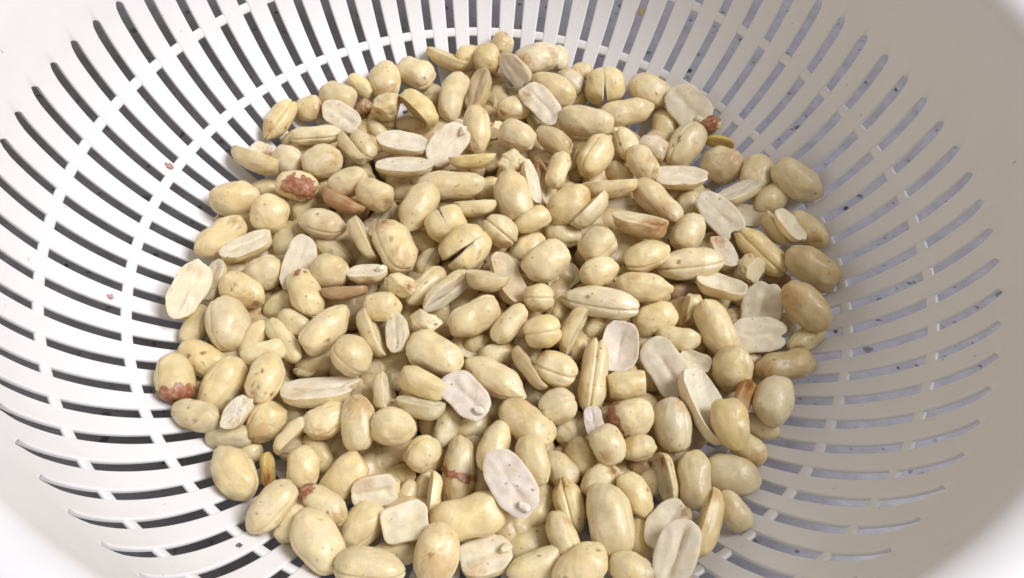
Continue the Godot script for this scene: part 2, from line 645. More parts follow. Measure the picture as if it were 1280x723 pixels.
func peanut(kind: String, label: String, at_mm: Vector3, euler: Vector3, L: float, W: float, opts: String):
	var o := options(opts)
	var rng := RandomNumberGenerator.new()
	rng.seed = hash(label)
	var half := kind == "hf"
	var q := shape_of(kind, L / 1000, W / 1000, o, rng)
	var here := Transform3D(Basis.from_euler(euler * (PI / 180)), at_mm / 1000)
	var towards := (here.affine_inverse() * cam_at).normalized()
	stains(q, o, towards, half, rng)
	var tone = TONES[o.get("tone", "")]
	var j := rng.randf_range(0.90, 1.08)
	var jw := rng.randf_range(-0.05, 0.04)
	var outer := Color(tone[0].r * j, tone[0].g * j * (1 + jw * 0.4), tone[0].b * j * (1 + jw * 2))
	var inner := Color(tone[1].r * j, tone[1].g * j, tone[1].b * j * (1 + jw))
	if o.has("e"): inner = outer.lerp(inner, 0.35)
	var named := "peanut_half" if half else "peanut_fragment" if kind == "c" else "peanut"
	var group := "peanut halves in the heap" if half else "broken bits in the heap" if kind == "c" else "whole peanuts in the heap"
	var red := o.has("redpatch") or o.has("redtip") or o.has("redend") or o.has("band") or o.has("redskin")
	var nv := 72 if red or o.has("jag") else 54
	var root: Node3D
	if kind == "sp":
		root = Node3D.new()
		root.name = numbered(named)
		add_child(root)
		q.T = q.W * 0.46
		q.amp = 0.06
		q.egg = 0.0
		for sg in [1, -1]:
			var part := q.duplicate(true)
			part.seed = rng.randf() * 300
			part.L = q.L * rng.randf_range(0.92, 1.0)
			part.W = q.W * 0.95
			var d := domes(part, [-1], nv)
			var m := to_mesh(d[0], smooth(d[0], d[1]), d[1], nut_mat, coloured(d[0], outer, part))
			var f := flat_face(part, nv)
			to_mesh(f[0], smooth(f[0], f[1]), f[1], face_mat, coloured(f[0], inner, part), m)
			var c := mesh_node("half", m, root)
			var turn := Basis(Vector3.FORWARD, 0.10 * sg * rng.randf_range(0.6, 1.4))
			c.transform = Transform3D(turn * (Basis.IDENTITY if sg < 0 else Basis(Vector3.RIGHT, PI)), Vector3(0, sg * q.W * 0.03, 0))
	else:
		var d := domes(q, [-1] if half else [1, -1], nv)
		var m := to_mesh(d[0], smooth(d[0], d[1]), d[1], nut_mat, coloured(d[0], outer, q))
		if half:
			var f := flat_face(q, nv)
			to_mesh(f[0], smooth(f[0], f[1]), f[1], face_mat, coloured(f[0], inner, q), m)
		if red or o.has("nub"):
			root = Node3D.new()
			root.name = numbered(named)
			add_child(root)
			mesh_node("kernel", m, root)
		else:
			root = mesh_node(numbered(named), m, self)
		if o.has("nub"): germ(root, q, inner, rng)
		if red: skin(root, q, o, towards, half)
	root.transform = here
	tag(root, label, "peanut", group)

func germ(root: Node3D, q: Dictionary, col: Color, rng: RandomNumberGenerator):
	var g := shape_of("c", 0.0034, 0.0022, {}, rng)
	var d := domes(g, [1, -1], 20)
	var o := mesh_node("germ", to_mesh(d[0], smooth(d[0], d[1]), d[1], face_mat, coloured(d[0], Color(col.r * 1.08, col.g * 1.1, col.b * 1.1), g)), root)
	o.position = Vector3(q.L * 0.39, 0.0006, q.W * 0.05)
	o.rotation = Vector3(0.2, 0.6, 0.1)

# what is left of the red-brown skin: a thin torn shell on the kernel
func skin(root: Node3D, q: Dictionary, o: Dictionary, towards: Vector3, half: bool):
	var d := domes(q, [-1] if half else [1, -1], 96, 0.00035)
	var keep := PackedInt32Array()
	var v: PackedVector3Array = d[0]
	var e := float(o.get("redtip", o.get("redend", "0")))
	var t: PackedInt32Array = d[1]
	for k in range(0, t.size(), 3):
		var c: Vector3 = (v[t[k]] + v[t[k + 1]] + v[t[k + 2]]) / 3
		if skin_here(c, q, o, towards, e): keep.append_array([t[k], t[k + 1], t[k + 2]])
	if keep.is_empty(): return
	var col := PackedColorArray()
	for p in v:
		var k := noise.get_noise_3d(p.x * 700, p.y * 700, p.z * 700)
		col.append(SKIN.lerp(Color(0.50, 0.27, 0.15), clampf(0.35 + k, 0, 1) * 0.8))
	mesh_node("skin_scrap", to_mesh(v, smooth(v, d[1]), keep, skin_mat, col), root)

func skin_here(p: Vector3, q: Dictionary, o: Dictionary, towards: Vector3, e: float) -> bool:
	var x: float = p.x / (q.L / 2)
	var k := 0.22 * noise.get_noise_3d(p.x * 420, p.y * 420 + 3, p.z * 420)
	if o.has("redskin"): return k + x < 0.55
	if o.has("band"): return absf(x - 0.02 + 0.25 * p.z / q.W) < 0.085 + k * 0.4 and p.dot(towards) > 0
	if o.has("redpatch"):
		var u := Vector3(p.x / q.L, p.y / q.T / 2, p.z / q.W).normalized()
		return u.dot(Vector3(towards.x + 0.15, towards.y, towards.z).normalized()) + k * 1.1 > 0.66
	var reach := 0.66 if o.has("redtip") else 0.6
	return x * e + k * 1.3 > reach and p.dot(towards) > 0

func clear_of_wall(r: float, y: float) -> bool:
	for k in range(0, prof[1].size(), 5):
		var p: Vector2 = prof[1][k] * U
		if Vector2(r, y).distance_to(p) < 0.0066 or (p.x < r and p.y > y): return false
	return true

# the nuts under those one can see: one mass
func buried():
	var rng := RandomNumberGenerator.new()
	rng.seed = 77
	var v := PackedVector3Array()
	var n := PackedVector3Array()
	var idx := PackedInt32Array()
	var col := PackedColorArray()
	for layer in 2:
		var z := -0.9
		var row := 0
		while z < 0.95:
			var x := -0.9 + (row % 2) * 0.06
			while x < 0.95:
				var r := Vector2(x, z).length()
				var y: float = 0.045 - 0.115 * pow(r / 0.93, 2) - 0.098 - layer * 0.07
				var limit: float = 0.91 - layer * 0.13
				while y < 0.0 and not clear_of_wall(r * U, y * U): y += 0.008
				var lid: float = 0.045 - 0.115 * pow(r / 0.93, 2) - 0.05
				if r < limit and y < lid:
					var q := shape_of("w", 0.0125 * rng.randf_range(0.85, 1.2), 0.0085 * rng.randf_range(0.9, 1.1), {}, rng)
					var t := Transform3D(Basis.from_euler(Vector3(rng.randf_range(-0.5, 0.5), rng.randf() * TAU, rng.randf_range(-0.4, 0.4))), Vector3(x + rng.randf_range(-0.02, 0.02), y, z + rng.randf_range(-0.02, 0.02)) * U)
					var d := domes(q, [1, -1], 26)
					var nn := smooth(d[0], d[1])
					var base := v.size()
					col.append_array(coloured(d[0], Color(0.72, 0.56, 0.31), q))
					for k in d[0].size():
						v.append(t * d[0][k])
						n.append(t.basis * nn[k])
					for k in d[1]: idx.append(k + base)
				x += 0.092
			z += 0.075
			row += 1
	var o := mesh_node("buried_peanuts", to_mesh(v, n, idx, nut_mat, col), self)
	tag(o, "peanuts buried under the top layer, seen only in the gaps", "peanuts", "", "stuff")

func flake(label: String, at_: Vector3, nrm: Vector3, size: float, col: Color):
	var rng := RandomNumberGenerator.new()
	rng.seed = hash(label)
	var v := PackedVector3Array()
	var idx := PackedInt32Array()
	var nv := 14
	for side in 2:
		v.append(Vector3(0, 0.0004 - side * 0.0003, 0))
		for k in nv:
			rng.seed = hash(label) + k
			var r := size * rng.randf_range(0.6, 1.1)
			v.append(Vector3(r * cos(TAU * k / nv), 0.0003 * sin(k * 1.9) - side * 0.0003 + 0.0002, r * 0.7 * sin(TAU * k / nv)))
	for k in nv:
		var k2 := (k + 1) % nv
		idx.append_array([0, 1 + k, 1 + k2, nv + 1, nv + 2 + k2, nv + 2 + k, 1 + k, nv + 2 + k, 1 + k2, 1 + k2, nv + 2 + k, nv + 2 + k2])
	var c := PackedColorArray()
	for k in v.size(): c.append(col)
	var o := mesh_node(numbered("skin_flake"), to_mesh(v, smooth(v, idx), idx, skin_mat, c), self)
	var up := nrm.normalized()
	var ax := up.cross(Vector3(0.3, 0.1, 0.9)).normalized()
	o.transform = Transform3D(Basis(ax, up, ax.cross(up)), at_ + up * 0.0004)
	tag(o, label, "skin flake", "loose skin flakes on the colander wall")

func flakes():
	flake("pinkish brown skin flake on the left ribs", Vector3(-0.105, 0.0016, -0.0189), Vector3(0.719, 0.683, 0.13), 0.0016, Color(0.42, 0.26, 0.2))
	flake("tiny pink skin flake on the left ribs, level with the white tablet half", Vector3(-0.1035, 0.0038, 0.0328), Vector3(0.72, 0.656, -0.228), 0.0011, Color(0.5, 0.3, 0.26))
	flake("small tan skin flake on a rear rib at the top edge", Vector3(0.0416, 0.013, -0.1079), Vector3(-0.304, 0.538, 0.787), 0.0016, Color(0.5, 0.33, 0.13))
	flake("tiny dark flake on the near left ribs", Vector3(-0.0501, 0.0036, 0.096), Vector3(0.349, 0.656, -0.669), 0.0007, Color(0.12, 0.09, 0.09))

func heap():
	buried()
	peanut("w", "pale long peanut with a lengthwise groove, leaning against the rear left slots", Vector3(-79.2, -4.2, -50.3), Vector3(-56, 51, 22), 17.4, 8.9, "s spots=3 tip=-1")
	peanut("w", "cream round peanut just right of the grooved pale peanut at rear left", Vector3(-71, -5.5, -58.6), Vector3(30, 31, 17), 9.7, 8.9, "")
	peanut("w", "partly buried cream oval peanut just above left of the chipped scorched peanut at rear left", Vector3(-62.5, -5, -65), Vector3(44, -16, 4), 13.7, 10.7, "")
	peanut("w", "cream blunt oval peanut tilted down right, just above the chipped scorched peanut at rear left", Vector3(-55.7, -6, -73.1), Vector3(60, -52, -21), 10.6, 6.8, "f")
	peanut("c", "small chipped peanut with red-brown scorched cracks near the rear left edge", Vector3(-53.7, -10.4, -66.3), Vector3(21, -25, -15), 9.0, 7.9, "scorch tone=b")
	peanut("w", "cream oval peanut above right of the chipped scorched peanut at rear left", Vector3(-47.6, -5.2, -76.7), Vector3(-32, 98, 13), 14.5, 11.2, "")
	peanut("c", "crumbly broken peanut with a ragged chipped lower end at the rear left", Vector3(-43.7, -2.2, -59.8), Vector3(73, -169, 162), 10.9, 9.0, "")
	peanut("hf", "cream long peanut half just left of the chipped scorched peanut at rear left", Vector3(-58.6, -2.2, -53.7), Vector3(20, -33, -3), 15.9, 8.9, "")
	peanut("w", "cream seamed long peanut lying level, below right of the grooved pale peanut at rear left", Vector3(-64.2, -1.1, -41.9), Vector3(-25, 1, 10), 18.1, 7.4, "waist s")
	peanut("w", "partly buried cream oval peanut just below right of the grooved pale peanut at rear left", Vector3(-70.2, -7.3, -43.8), Vector3(9, -57, -8), 9.9, 6.4, "")
	peanut("hf", "cream long peanut half tilted down right, below the chipped scorched peanut at rear left", Vector3(-50.1, 1, -36.9), Vector3(-64, -30, -18), 14.0, 7.4, "e")
	peanut("w", "speckled cream oval peanut tilted down right, below the chipped scorched peanut at rear left", Vector3(-47.9, -0.1, -38.9), Vector3(-36, -55, 1), 13.5, 7.9, "spots=3")
	peanut("w", "partly buried cream oval peanut just below right of the chipped scorched peanut at rear left", Vector3(-47.1, -8.7, -54.7), Vector3(61, -46, -11), 9.1, 6.3, "")
	peanut("hf", "brown-marked cream round peanut half just above right of the smooth rearmost left half", Vector3(-81.2, -4.7, -35.8), Vector3(-7, -18, -14), 8.3, 7.6, "scorch")
	peanut("hf", "smooth half peanut on the white ribs, leftmost of the rear rows", Vector3(-80.7, -2.4, -31.6), Vector3(-59, -21, 4), 18.1, 10.5, "e")
	peanut("w", "pinkish cream round peanut just above the red-topped peanut", Vector3(-71.2, -2.9, -31.3), Vector3(-32, 152, 7), 10.6, 9.3, "tone=p")
	peanut("w", "cream oval peanut above right of the red-topped peanut", Vector3(-59.6, -0.9, -30.2), Vector3(28, 31, 5), 13.2, 10.9, "")
	peanut("w", "partly buried cream oval peanut tilted up right, above right of the smooth rearmost left half", Vector3(-74.7, -9.8, -46.7), Vector3(61, 90, 25), 8.6, 5.8, "")
	peanut("w", "partly buried cream long peanut just above left of the long half below the leaf shape", Vector3(-43.2, -13, -46.9), Vector3(1, 13, 10), 10.4, 6.2, "")
	peanut("w", "cream oval peanut tilted down right, left of the yellowish half on the rear rim", Vector3(-37.6, -4.7, -82.2), Vector3(13, -24, 4), 15.1, 11.1, "spots=1 waist")
	peanut("hf", "yellowish half peanut lying edge up on the rear rim of the heap", Vector3(-26.3, -1.2, -89.9), Vector3(-35, -19, -3), 16.5, 9.2, "tone=y e")
	peanut("w", "partly buried cream oval peanut just right of the yellowish half on the rear rim", Vector3(-18.8, -3.3, -92.7), Vector3(45, 31, 0), 11.3, 8.9, "")
	peanut("w", "yellowish round peanut just below left of the topmost pale peanut", Vector3(-12.2, -0.3, -89.1), Vector3(-18, 84, 37), 10.8, 9.8, "tone=y")
	peanut("w", "rounded pale peanut at the very top of the heap against the slots", Vector3(-7.5, -0.5, -98), Vector3(39, 92, 43), 9.0, 8.5, "tone=g")
	peanut("w", "large greenish cream peanut with one brown spot at the rear of the heap", Vector3(5.9, 0.5, -90.9), Vector3(11, 29, 5), 17.0, 11.5, "scorch=.2 tone=g")
	peanut("w", "partly buried greenish cream round peanut just right of the large one-spotted rear peanut", Vector3(13.6, -1.9, -95.7), Vector3(41, 100, 20), 10.0, 8.3, "tone=g")
	peanut("hf", "cream long peanut half tilted down right, just below left of the large one-spotted rear peanut", Vector3(-1.9, 1.8, -81.8), Vector3(59, -59, -15), 15.9, 8.9, "")
	peanut("c", "partly buried small cream peanut fragment lying level, below left of the topmost pale peanut", Vector3(-18.3, -8.9, -89.3), Vector3(25, 18, 9), 5.6, 4.1, "")
	peanut("w", "cream long peanut upright, right of the curled hollow half", Vector3(-22.1, -2.7, -70), Vector3(27, 87, 10), 21.2, 9.3, "bend=.08")
	peanut("hf", "tan long peanut half upright, below right of the yellowish half on the rear rim", Vector3(-14.3, -1.7, -73.9), Vector3(-33, 73, 19), 18.0, 9.2, "tone=t")
	peanut("w", "cream long peanut upright, just above right of the white leaf shaped half", Vector3(-11.6, 0.9, -51.1), Vector3(-43, 84, 27), 17.4, 9.5, "")
	peanut("w", "partly buried brown-marked tan oval peanut tilted down right, below the topmost pale peanut", Vector3(-7.5, -9.4, -86.7), Vector3(-29, -51, -10), 10.0, 7.4, "scorch tone=t")
	peanut("w", "partly buried pinkish cream round peanut just above right of the curled hollow half", Vector3(-31.4, -11, -79.1), Vector3(-7, 65, 14), 8.5, 7.0, "tone=p")
	peanut("hf", "curled half peanut with a deep hollow, near the rear left", Vector3(-33.8, -1.4, -58), Vector3(69, 152, -165), 16.8, 11.5, "hollow tone=y e")
	peanut("w", "partly buried cream long peanut lying level, just below left of the curled hollow half", Vector3(-35, -8, -58.3), Vector3(55, -9, 3), 12.0, 6.2, "")
	peanut("hf", "pale half peanut with a double groove, left neighbour of the white leaf shaped half", Vector3(-34.9, 2, -40.9), Vector3(-6, -8, 1), 17.2, 9.5, "")
	peanut("hf", "white leaf shaped half peanut with a nub at its upper tip", Vector3(-20, 2.6, -40.8), Vector3(25, 61, 18), 17.3, 10.2, "nub")
	peanut("hf", "partly buried cream long peanut half lying level, just above the white leaf shaped half", Vector3(-23.1, -6.9, -58.7), Vector3(13, 11, 7), 13.3, 6.6, "")
	peanut("hf", "long pale half peanut lying level below the white leaf shaped half", Vector3(-32.2, 3.2, -29.4), Vector3(-12, 7, 1), 18.6, 8.0, "spots=2")
	peanut("hf", "speckled yellowish long peanut half lying level, just below right of the white leaf shaped half", Vector3(-11.6, 4.6, -34.9), Vector3(-43, 11, 3), 15.1, 8.1, "spots=3 tone=y e")
	peanut("w", "cream oval peanut lying level, just left of the draped curved half", Vector3(-0.3, -3.7, -68.2), Vector3(1, 19, 2), 12.1, 8.6, "")
	peanut("c", "partly buried small cream peanut fragment upright, left of the draped curved half", Vector3(-6.7, -9.4, -75.6), Vector3(4, 87, 10), 8.6, 5.5, "")
	peanut("c", "partly buried small cream peanut fragment just above left of the draped curved half", Vector3(-0.5, -11.4, -85.6), Vector3(71, 156, 132), 7.5, 4.5, "")
	peanut("hf", "pale curved half peanut draped slantwise over others below the large greenish one", Vector3(8.9, 2, -66), Vector3(26, -50, -7), 18.7, 9.3, "bend=.05")
	peanut("w", "speckled cream oval peanut tilted down right, just above right of the draped curved half", Vector3(12.7, 0.3, -75.7), Vector3(66, -37, -10), 17.2, 10.8, "spots=3")
	peanut("w", "partly buried greenish cream oval peanut left of the rear peanut with a wide crack", Vector3(18.8, -3.9, -86.1), Vector3(3, -38, -3), 11.2, 8.4, "tone=g")
	peanut("w", "partly buried cream oval peanut just above left of the rear peanut with a wide crack", Vector3(22.6, -4.1, -92.1), Vector3(-6, 37, 8), 8.9, 7.0, "")
	peanut("sp", "round peanut split by a wide vertical crack at the rear of the heap", Vector3(31.6, -3.5, -84.5), Vector3(-53, -11, 107), 14.4, 14.9, "")
	peanut("w", "partly buried cream oval peanut just below left of the rear peanut with a wide crack", Vector3(22.9, -9.7, -84.2), Vector3(58, 94, 32), 9.0, 6.7, "")
	peanut("w", "large cream long peanut lying level, below left of the rear peanut with a wide crack", Vector3(24.9, 1.6, -59.5), Vector3(56, -3, 8), 19.0, 10.4, "spots=1")
	peanut("w", "large speckled cream long peanut just below right of the rear peanut with a wide crack", Vector3(39.6, -3.9, -72.6), Vector3(43, 25, 13), 20.3, 10.5, "spots=4 waist")
	peanut("w", "cream oval peanut tilted down right, below left of the draped curved half", Vector3(2.1, 1.9, -48.8), Vector3(-4, -21, -2), 13.1, 10.3, "")
	peanut("c", "partly buried small cream peanut fragment tilted up right, right of the white leaf shaped half", Vector3(-5.5, -6.6, -59.5), Vector3(34, 76, 15), 6.9, 4.9, "")
	peanut("w", "tan long peanut tilted down right, below the draped curved half", Vector3(14.6, 1.4, -48.9), Vector3(19, -33, -6), 14.3, 8.0, "tone=t")
	peanut("hf", "partly buried yellowish long peanut half tilted down right, just below the draped curved half", Vector3(8, -7.1, -65.1), Vector3(-24, -49, -13), 10.1, 4.6, "tone=y")
	peanut("hf", "partly buried cream oval peanut half lying level, below right of the draped curved half", Vector3(24.5, -5.7, -58.2), Vector3(-31, 11, 2), 11.2, 7.5, "e")
	peanut("w", "large cream oval peanut tilted up right, below the rear peanut with a wide crack", Vector3(28.8, 1.2, -44.3), Vector3(72, 92, 30), 17.4, 11.1, "")
	peanut("w", "cream oval peanut upright, below the rear peanut with a wide crack", Vector3(39.3, -1.7, -54), Vector3(38, 109, 8), 12.6, 8.7, "spots=1")
	peanut("w", "cream blunt oval peanut upright, above right of the plump oval on top", Vector3(16.6, 2.9, -34.4), Vector3(-46, 65, 18), 12.8, 7.9, "f waist")
	peanut("hf", "partly buried cream long peanut half upright, below right of the draped curved half", Vector3(21.3, -5.3, -47.5), Vector3(-67, 32, 47), 8.7, 4.9, "e")
	peanut("w", "partly buried cream oval peanut lying level, above the plump oval on top", Vector3(-2.9, -5.4, -48.8), Vector3(-8, 3, 6), 11.6, 7.5, "")
	peanut("c", "partly buried small cream peanut fragment lying level, above right of the plump oval on top", Vector3(12.3, -5.1, -46.8), Vector3(41, -4, 6), 7.6, 5.1, "")
	peanut("w", "cream oval peanut tilted down right, left of the broad broken half at rear right", Vector3(47.7, -1.4, -82.5), Vector3(18, -24, -8), 16.0, 11.2, "")
	peanut("hf", "broad pale broken half peanut at the rear right end of the heap", Vector3(60.2, 1.8, -73.3), Vector3(30, -51, -13), 16.5, 13.0, "nub square")
	peanut("c", "small fragment covered in red-brown skin at the rear right edge", Vector3(69.4, -1.3, -68.1), Vector3(7, -12, -8), 7.0, 6.2, "redskin")
	peanut("hf", "yellow-green curled peanut sliver below the red-brown skinned fragment", Vector3(72.5, -3.7, -61.9), Vector3(88, 150, 157), 10.2, 4.9, "tone=yy")
	peanut("w", "cream oval peanut upright, just below left of the broad broken half at rear right", Vector3(54.1, -6.9, -71.7), Vector3(-21, 83, 14), 12.4, 9.3, "scorch=.15")
	peanut("w", "large speckled cream long peanut tilted up right, just above the two-ridged white half", Vector3(60.7, -3.9, -59.5), Vector3(66, 93, 39), 19.9, 11.9, "bend=.06 spots=5")
	peanut("w", "plump greenish white peanut with a dented top near the rear right edge", Vector3(73, -4.9, -52.7), Vector3(53, -8, 7), 14.4, 12.5, "tone=g")
	peanut("w", "pinkish cream blunt oval peanut above left of the two-ridged white half", Vector3(48.8, -2, -54.3), Vector3(10, -28, 0), 10.3, 8.3, "f tone=p")
	peanut("w", "cream oval peanut tilted down right, left of the two-ridged white half", Vector3(44.4, 0.6, -44), Vector3(51, -66, -13), 14.2, 9.4, "")
	peanut("hf", "bright white half peanut with two long ridges lying level at the right", Vector3(57.6, -0.9, -41.8), Vector3(-4, -2, 10), 17.6, 9.3, "")
	peanut("w", "partly buried cream oval peanut upright, right of the plump dented greenish peanut", Vector3(83.4, -1.3, -46.1), Vector3(4, 78, 12), 15.8, 10.9, "")
	peanut("hf", "broad half peanut dome up, touching the shaded wall at the right rear", Vector3(94.7, 4, -40.6), Vector3(-67, 127, -162), 17.7, 11.2, "")
	peanut("w", "large speckled cream long peanut tilted down right, below left of the two-ridged white half", Vector3(49.6, 0.1, -27.7), Vector3(-10, -42, -6), 20.6, 9.9, "spots=4 waist")
	peanut("w", "partly buried cream oval peanut tilted up right, just below the two-ridged white half", Vector3(61.4, -8.4, -34.9), Vector3(-46, 47, 25), 11.8, 8.8, "")
	peanut("hf", "white half peanut with a notched upper end, slanting beside level ridged half", Vector3(69.5, -0.2, -25.8), Vector3(27, -50, -9), 18.5, 9.9, "notch")
	peanut("hf", "cream long peanut half tilted up right, just above right of the slanting notched white half", Vector3(75.9, 2.1, -35.5), Vector3(-26, 26, 11), 14.1, 8.1, "")
	peanut("w", "cream oval peanut tilted up right, right of the slanting notched white half", Vector3(87.5, -2, -36.6), Vector3(22, 46, 8), 14.1, 9.3, "")
	peanut("hf", "half peanut with a dark hole near its right tip at the right side", Vector3(79.3, -3.2, -29.5), Vector3(18, -3, 2), 11.7, 7.5, "scorch hollow")
	peanut("hf", "cream long peanut half tilted down right, just above right of the yellow-cream dark-seamed peanut", Vector3(88.7, -1.1, -23.9), Vector3(-41, -44, -18), 13.3, 8.1, "e")
	peanut("hf", "cream long peanut half tilted down right, above right of the yellow-cream dark-seamed peanut", Vector3(90.3, 4.6, -20.6), Vector3(-10, -49, -10), 13.0, 7.2, "")
	peanut("w", "partly buried cream long peanut tilted down right, above the big half-shaded peanut", Vector3(96.8, 1.5, -21.7), Vector3(83, -67, -18), 15.0, 8.5, "")
	peanut("w", "cream oval peanut tilted up right, just above the long level seamed peanut", Vector3(59.1, -0.1, -16.7), Vector3(22, 72, 14), 13.7, 9.7, "")
	peanut("w", "large cream long peanut tilted up right, left of the long level seamed peanut", Vector3(45, 3, -2.8), Vector3(-18, 27, 5), 15.0, 9.1, "")
	peanut("w", "long smooth peanut lying nearly level with faint seam lines, right of centre", Vector3(59.4, -0.6, -4.6), Vector3(-40, 5, 9), 20.7, 10.2, "s spots=3")
	peanut("hf", "brown-marked cream oval peanut half upright, right of the long level seamed peanut", Vector3(70.5, -1, -11.5), Vector3(-16, -67, -6), 11.2, 8.1, "scorch square")
	peanut("w", "long yellow-cream peanut with a dark seam along its length, right side", Vector3(82.7, -2.7, -14.1), Vector3(-43, -35, -12), 19.7, 10.4, "s tone=y")
	peanut("c", "small heart shaped peanut fragment under the long seamed one", Vector3(78.4, -2.6, -6.8), Vector3(-39, 31, 44), 9.3, 8.3, "notch")
	peanut("hf", "partly buried brown hollow oval peanut half just above right of the translucent upright half", Vector3(88.5, -7.8, -7.4), Vector3(11, 4, 8), 8.6, 6.0, "hollow tone=b")
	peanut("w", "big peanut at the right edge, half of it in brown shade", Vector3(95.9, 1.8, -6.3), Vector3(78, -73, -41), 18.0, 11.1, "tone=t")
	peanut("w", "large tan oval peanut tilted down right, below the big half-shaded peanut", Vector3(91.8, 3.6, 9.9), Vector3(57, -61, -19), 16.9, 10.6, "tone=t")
	peanut("hf", "cream hollow long peanut half lying level, below right of the long level seamed peanut", Vector3(68.4, 0.8, 2.3), Vector3(-17, -21, 7), 14.9, 9.0, "hollow")
	peanut("hf", "whitish translucent half peanut standing upright near the right edge", Vector3(81, -3.1, 5.9), Vector3(-21, 72, 13), 16.4, 12.0, "")
	peanut("w", "large cream long peanut lying level, right of the very long wrinkled peanut", Vector3(44.4, 2.1, 8.4), Vector3(70, 10, 8), 16.7, 8.9, "tip=1")
	peanut("hf", "partly buried small cream long peanut half above right of the very long wrinkled peanut", Vector3(43.2, -4.2, -1.1), Vector3(-17, 28, 10), 7.2, 3.7, "")
	peanut("w", "partly buried brown-marked brown long peanut lying level, just below the long level seamed peanut", Vector3(58.4, -7.4, 1.4), Vector3(71, 39, 35), 12.3, 5.8, "scorch tone=b")
	peanut("hf", "partly buried cream long peanut half lying level, below left of the two-ridged white half", Vector3(38.4, -4.9, -28.1), Vector3(22, 18, 6), 12.0, 6.8, "")
	peanut("hf", "large brown-marked cream long peanut half lying level, below left of the two-ridged white half", Vector3(42.8, 5.1, -15.5), Vector3(-29, -13, 5), 17.3, 10.7, "scorch=.5 e")
	peanut("hf", "partly buried cream oval peanut half above left of the long level seamed peanut", Vector3(53.6, -6.2, -22.5), Vector3(-4, 55, 16), 10.0, 6.8, "")
	peanut("w", "large cream long peanut tilted up right, below left of the long wrinkled level peanut", Vector3(-25.1, 4.6, -10.7), Vector3(23, 74, 12), 17.9, 10.2, "tip=-1")
	peanut("w", "long wrinkled peanut lying level, above left of the centre", Vector3(-16.3, 3, -22.6), Vector3(55, 12, 5), 21.4, 9.6, "waist spots=2")
	peanut("hf", "cream long peanut half lying level, just below right of the long wrinkled level peanut", Vector3(-8.6, 4.8, -15.1), Vector3(-53, -8, 16), 13.8, 8.5, "e")
	peanut("w", "plump smooth oval peanut on top of the heap near the middle", Vector3(3.4, 5.1, -18.8), Vector3(43, -77, -14), 17.9, 11.6, "")
	peanut("c", "cream peanut fragment tilted up right, above the plump oval on top", Vector3(1.5, 2.1, -36.1), Vector3(41, 46, 15), 9.6, 7.8, "")
	peanut("hf", "cream long peanut half upright, just above right of the plump oval on top", Vector3(9, 3.7, -27.4), Vector3(-45, -64, -15), 16.1, 7.0, "")
	peanut("hf", "thin half peanut with a red-brown stained inside, beside the plump smooth oval", Vector3(12.9, -3, -33.8), Vector3(-49, -66, -16), 16.8, 7.2, "scorch=.6")
	peanut("w", "cream blunt long peanut tilted up right, just below right of the plump oval on top", Vector3(10.3, 5.5, -10.3), Vector3(65, 51, 21), 10.9, 6.8, "f")
	peanut("w", "large cream oval peanut tilted up right, right of the plump oval on top", Vector3(20.7, 4.2, -19), Vector3(40, 58, 24), 15.3, 10.7, "")
	peanut("hf", "cream long peanut half above right of the plump peanut beside the spoon shape", Vector3(26.2, 4.4, -18.6), Vector3(-61, 25, 30), 15.2, 9.3, "e")
	peanut("hf", "large speckled cream long peanut half lying level, left of the two-ridged white half", Vector3(33.4, 4.6, -30.3), Vector3(-49, 14, 0), 17.8, 9.9, "spots=4 e")
	peanut("w", "partly buried cream oval peanut tilted down right, left of the two-ridged white half", Vector3(37.4, -6.4, -45.1), Vector3(38, -28, 1), 10.7, 7.1, "")
	peanut("w", "rounded peanut with a curved dark seam just below the plump smooth oval", Vector3(0.5, 4.7, -5), Vector3(-52, -2, -32), 11.3, 9.9, "s")
	peanut("sp", "round split peanut with its left half lifting away, left of centre", Vector3(-15.8, 4.8, -5.3), Vector3(-71, -32, -28), 10.3, 12.3, "")
	peanut("sp", "large cracked peanut with a jagged broken shell piece near the centre", Vector3(-9.1, 5, 3.3), Vector3(-60, 34, 15), 15.3, 12.9, "spots=4")
	peanut("w", "big oval peanut with a scorched lower left flank, left of centre", Vector3(-29.7, 3.6, 4.1), Vector3(-36, -54, -6), 18.3, 11.8, "scorch=.2")
	peanut("w", "partly buried cream oval peanut tilted down right, just right of the big scorch-flanked oval", Vector3(-22.4, -3, -3.1), Vector3(6, -28, -1), 9.5, 6.9, "")
	peanut("w", "partly buried cream seamed oval peanut above left of the half with orange tips", Vector3(-20.1, -2.4, 4.6), Vector3(-66, 36, 33), 10.5, 7.3, "s")
	peanut("c", "cream peanut fragment lying level, below the big scorch-flanked oval", Vector3(-25.7, 5.3, 19.1), Vector3(40, -4, 8), 9.5, 6.3, "scorch=.15")
	peanut("w", "cream long peanut tilted up right, just left of the half with orange tips", Vector3(-18.7, 1.5, 15.9), Vector3(74, 77, 21), 15.3, 7.6, "spots=1")
	peanut("hf", "half peanut with orange scorched tips at the heart of the heap", Vector3(-11.8, 4.9, 19.9), Vector3(76, 83, 39), 16.3, 7.9, "scorch=.3")
	peanut("hf", "cream oval peanut half lying level, just left of the spoon shaped half", Vector3(-1.4, 7.6, 13.7), Vector3(-44, -4, 1), 12.8, 9.2, "e")
	peanut("hf", "large curved half peanut shaped like a spoon, near the centre", Vector3(4.9, 3.5, 10.7), Vector3(-22, -57, -10), 17.5, 9.0, "hollow tone=t")
	peanut("w", "partly buried cream oval peanut just above left of the plump peanut beside the spoon shape", Vector3(9.4, -2.2, -4.8), Vector3(-6, 46, 12), 13.0, 8.7, "")
	peanut("w", "plump rounded peanut lying right of the spoon shaped half", Vector3(15, 4.4, 4.4), Vector3(21, 41, 5), 14.6, 11.2, "")
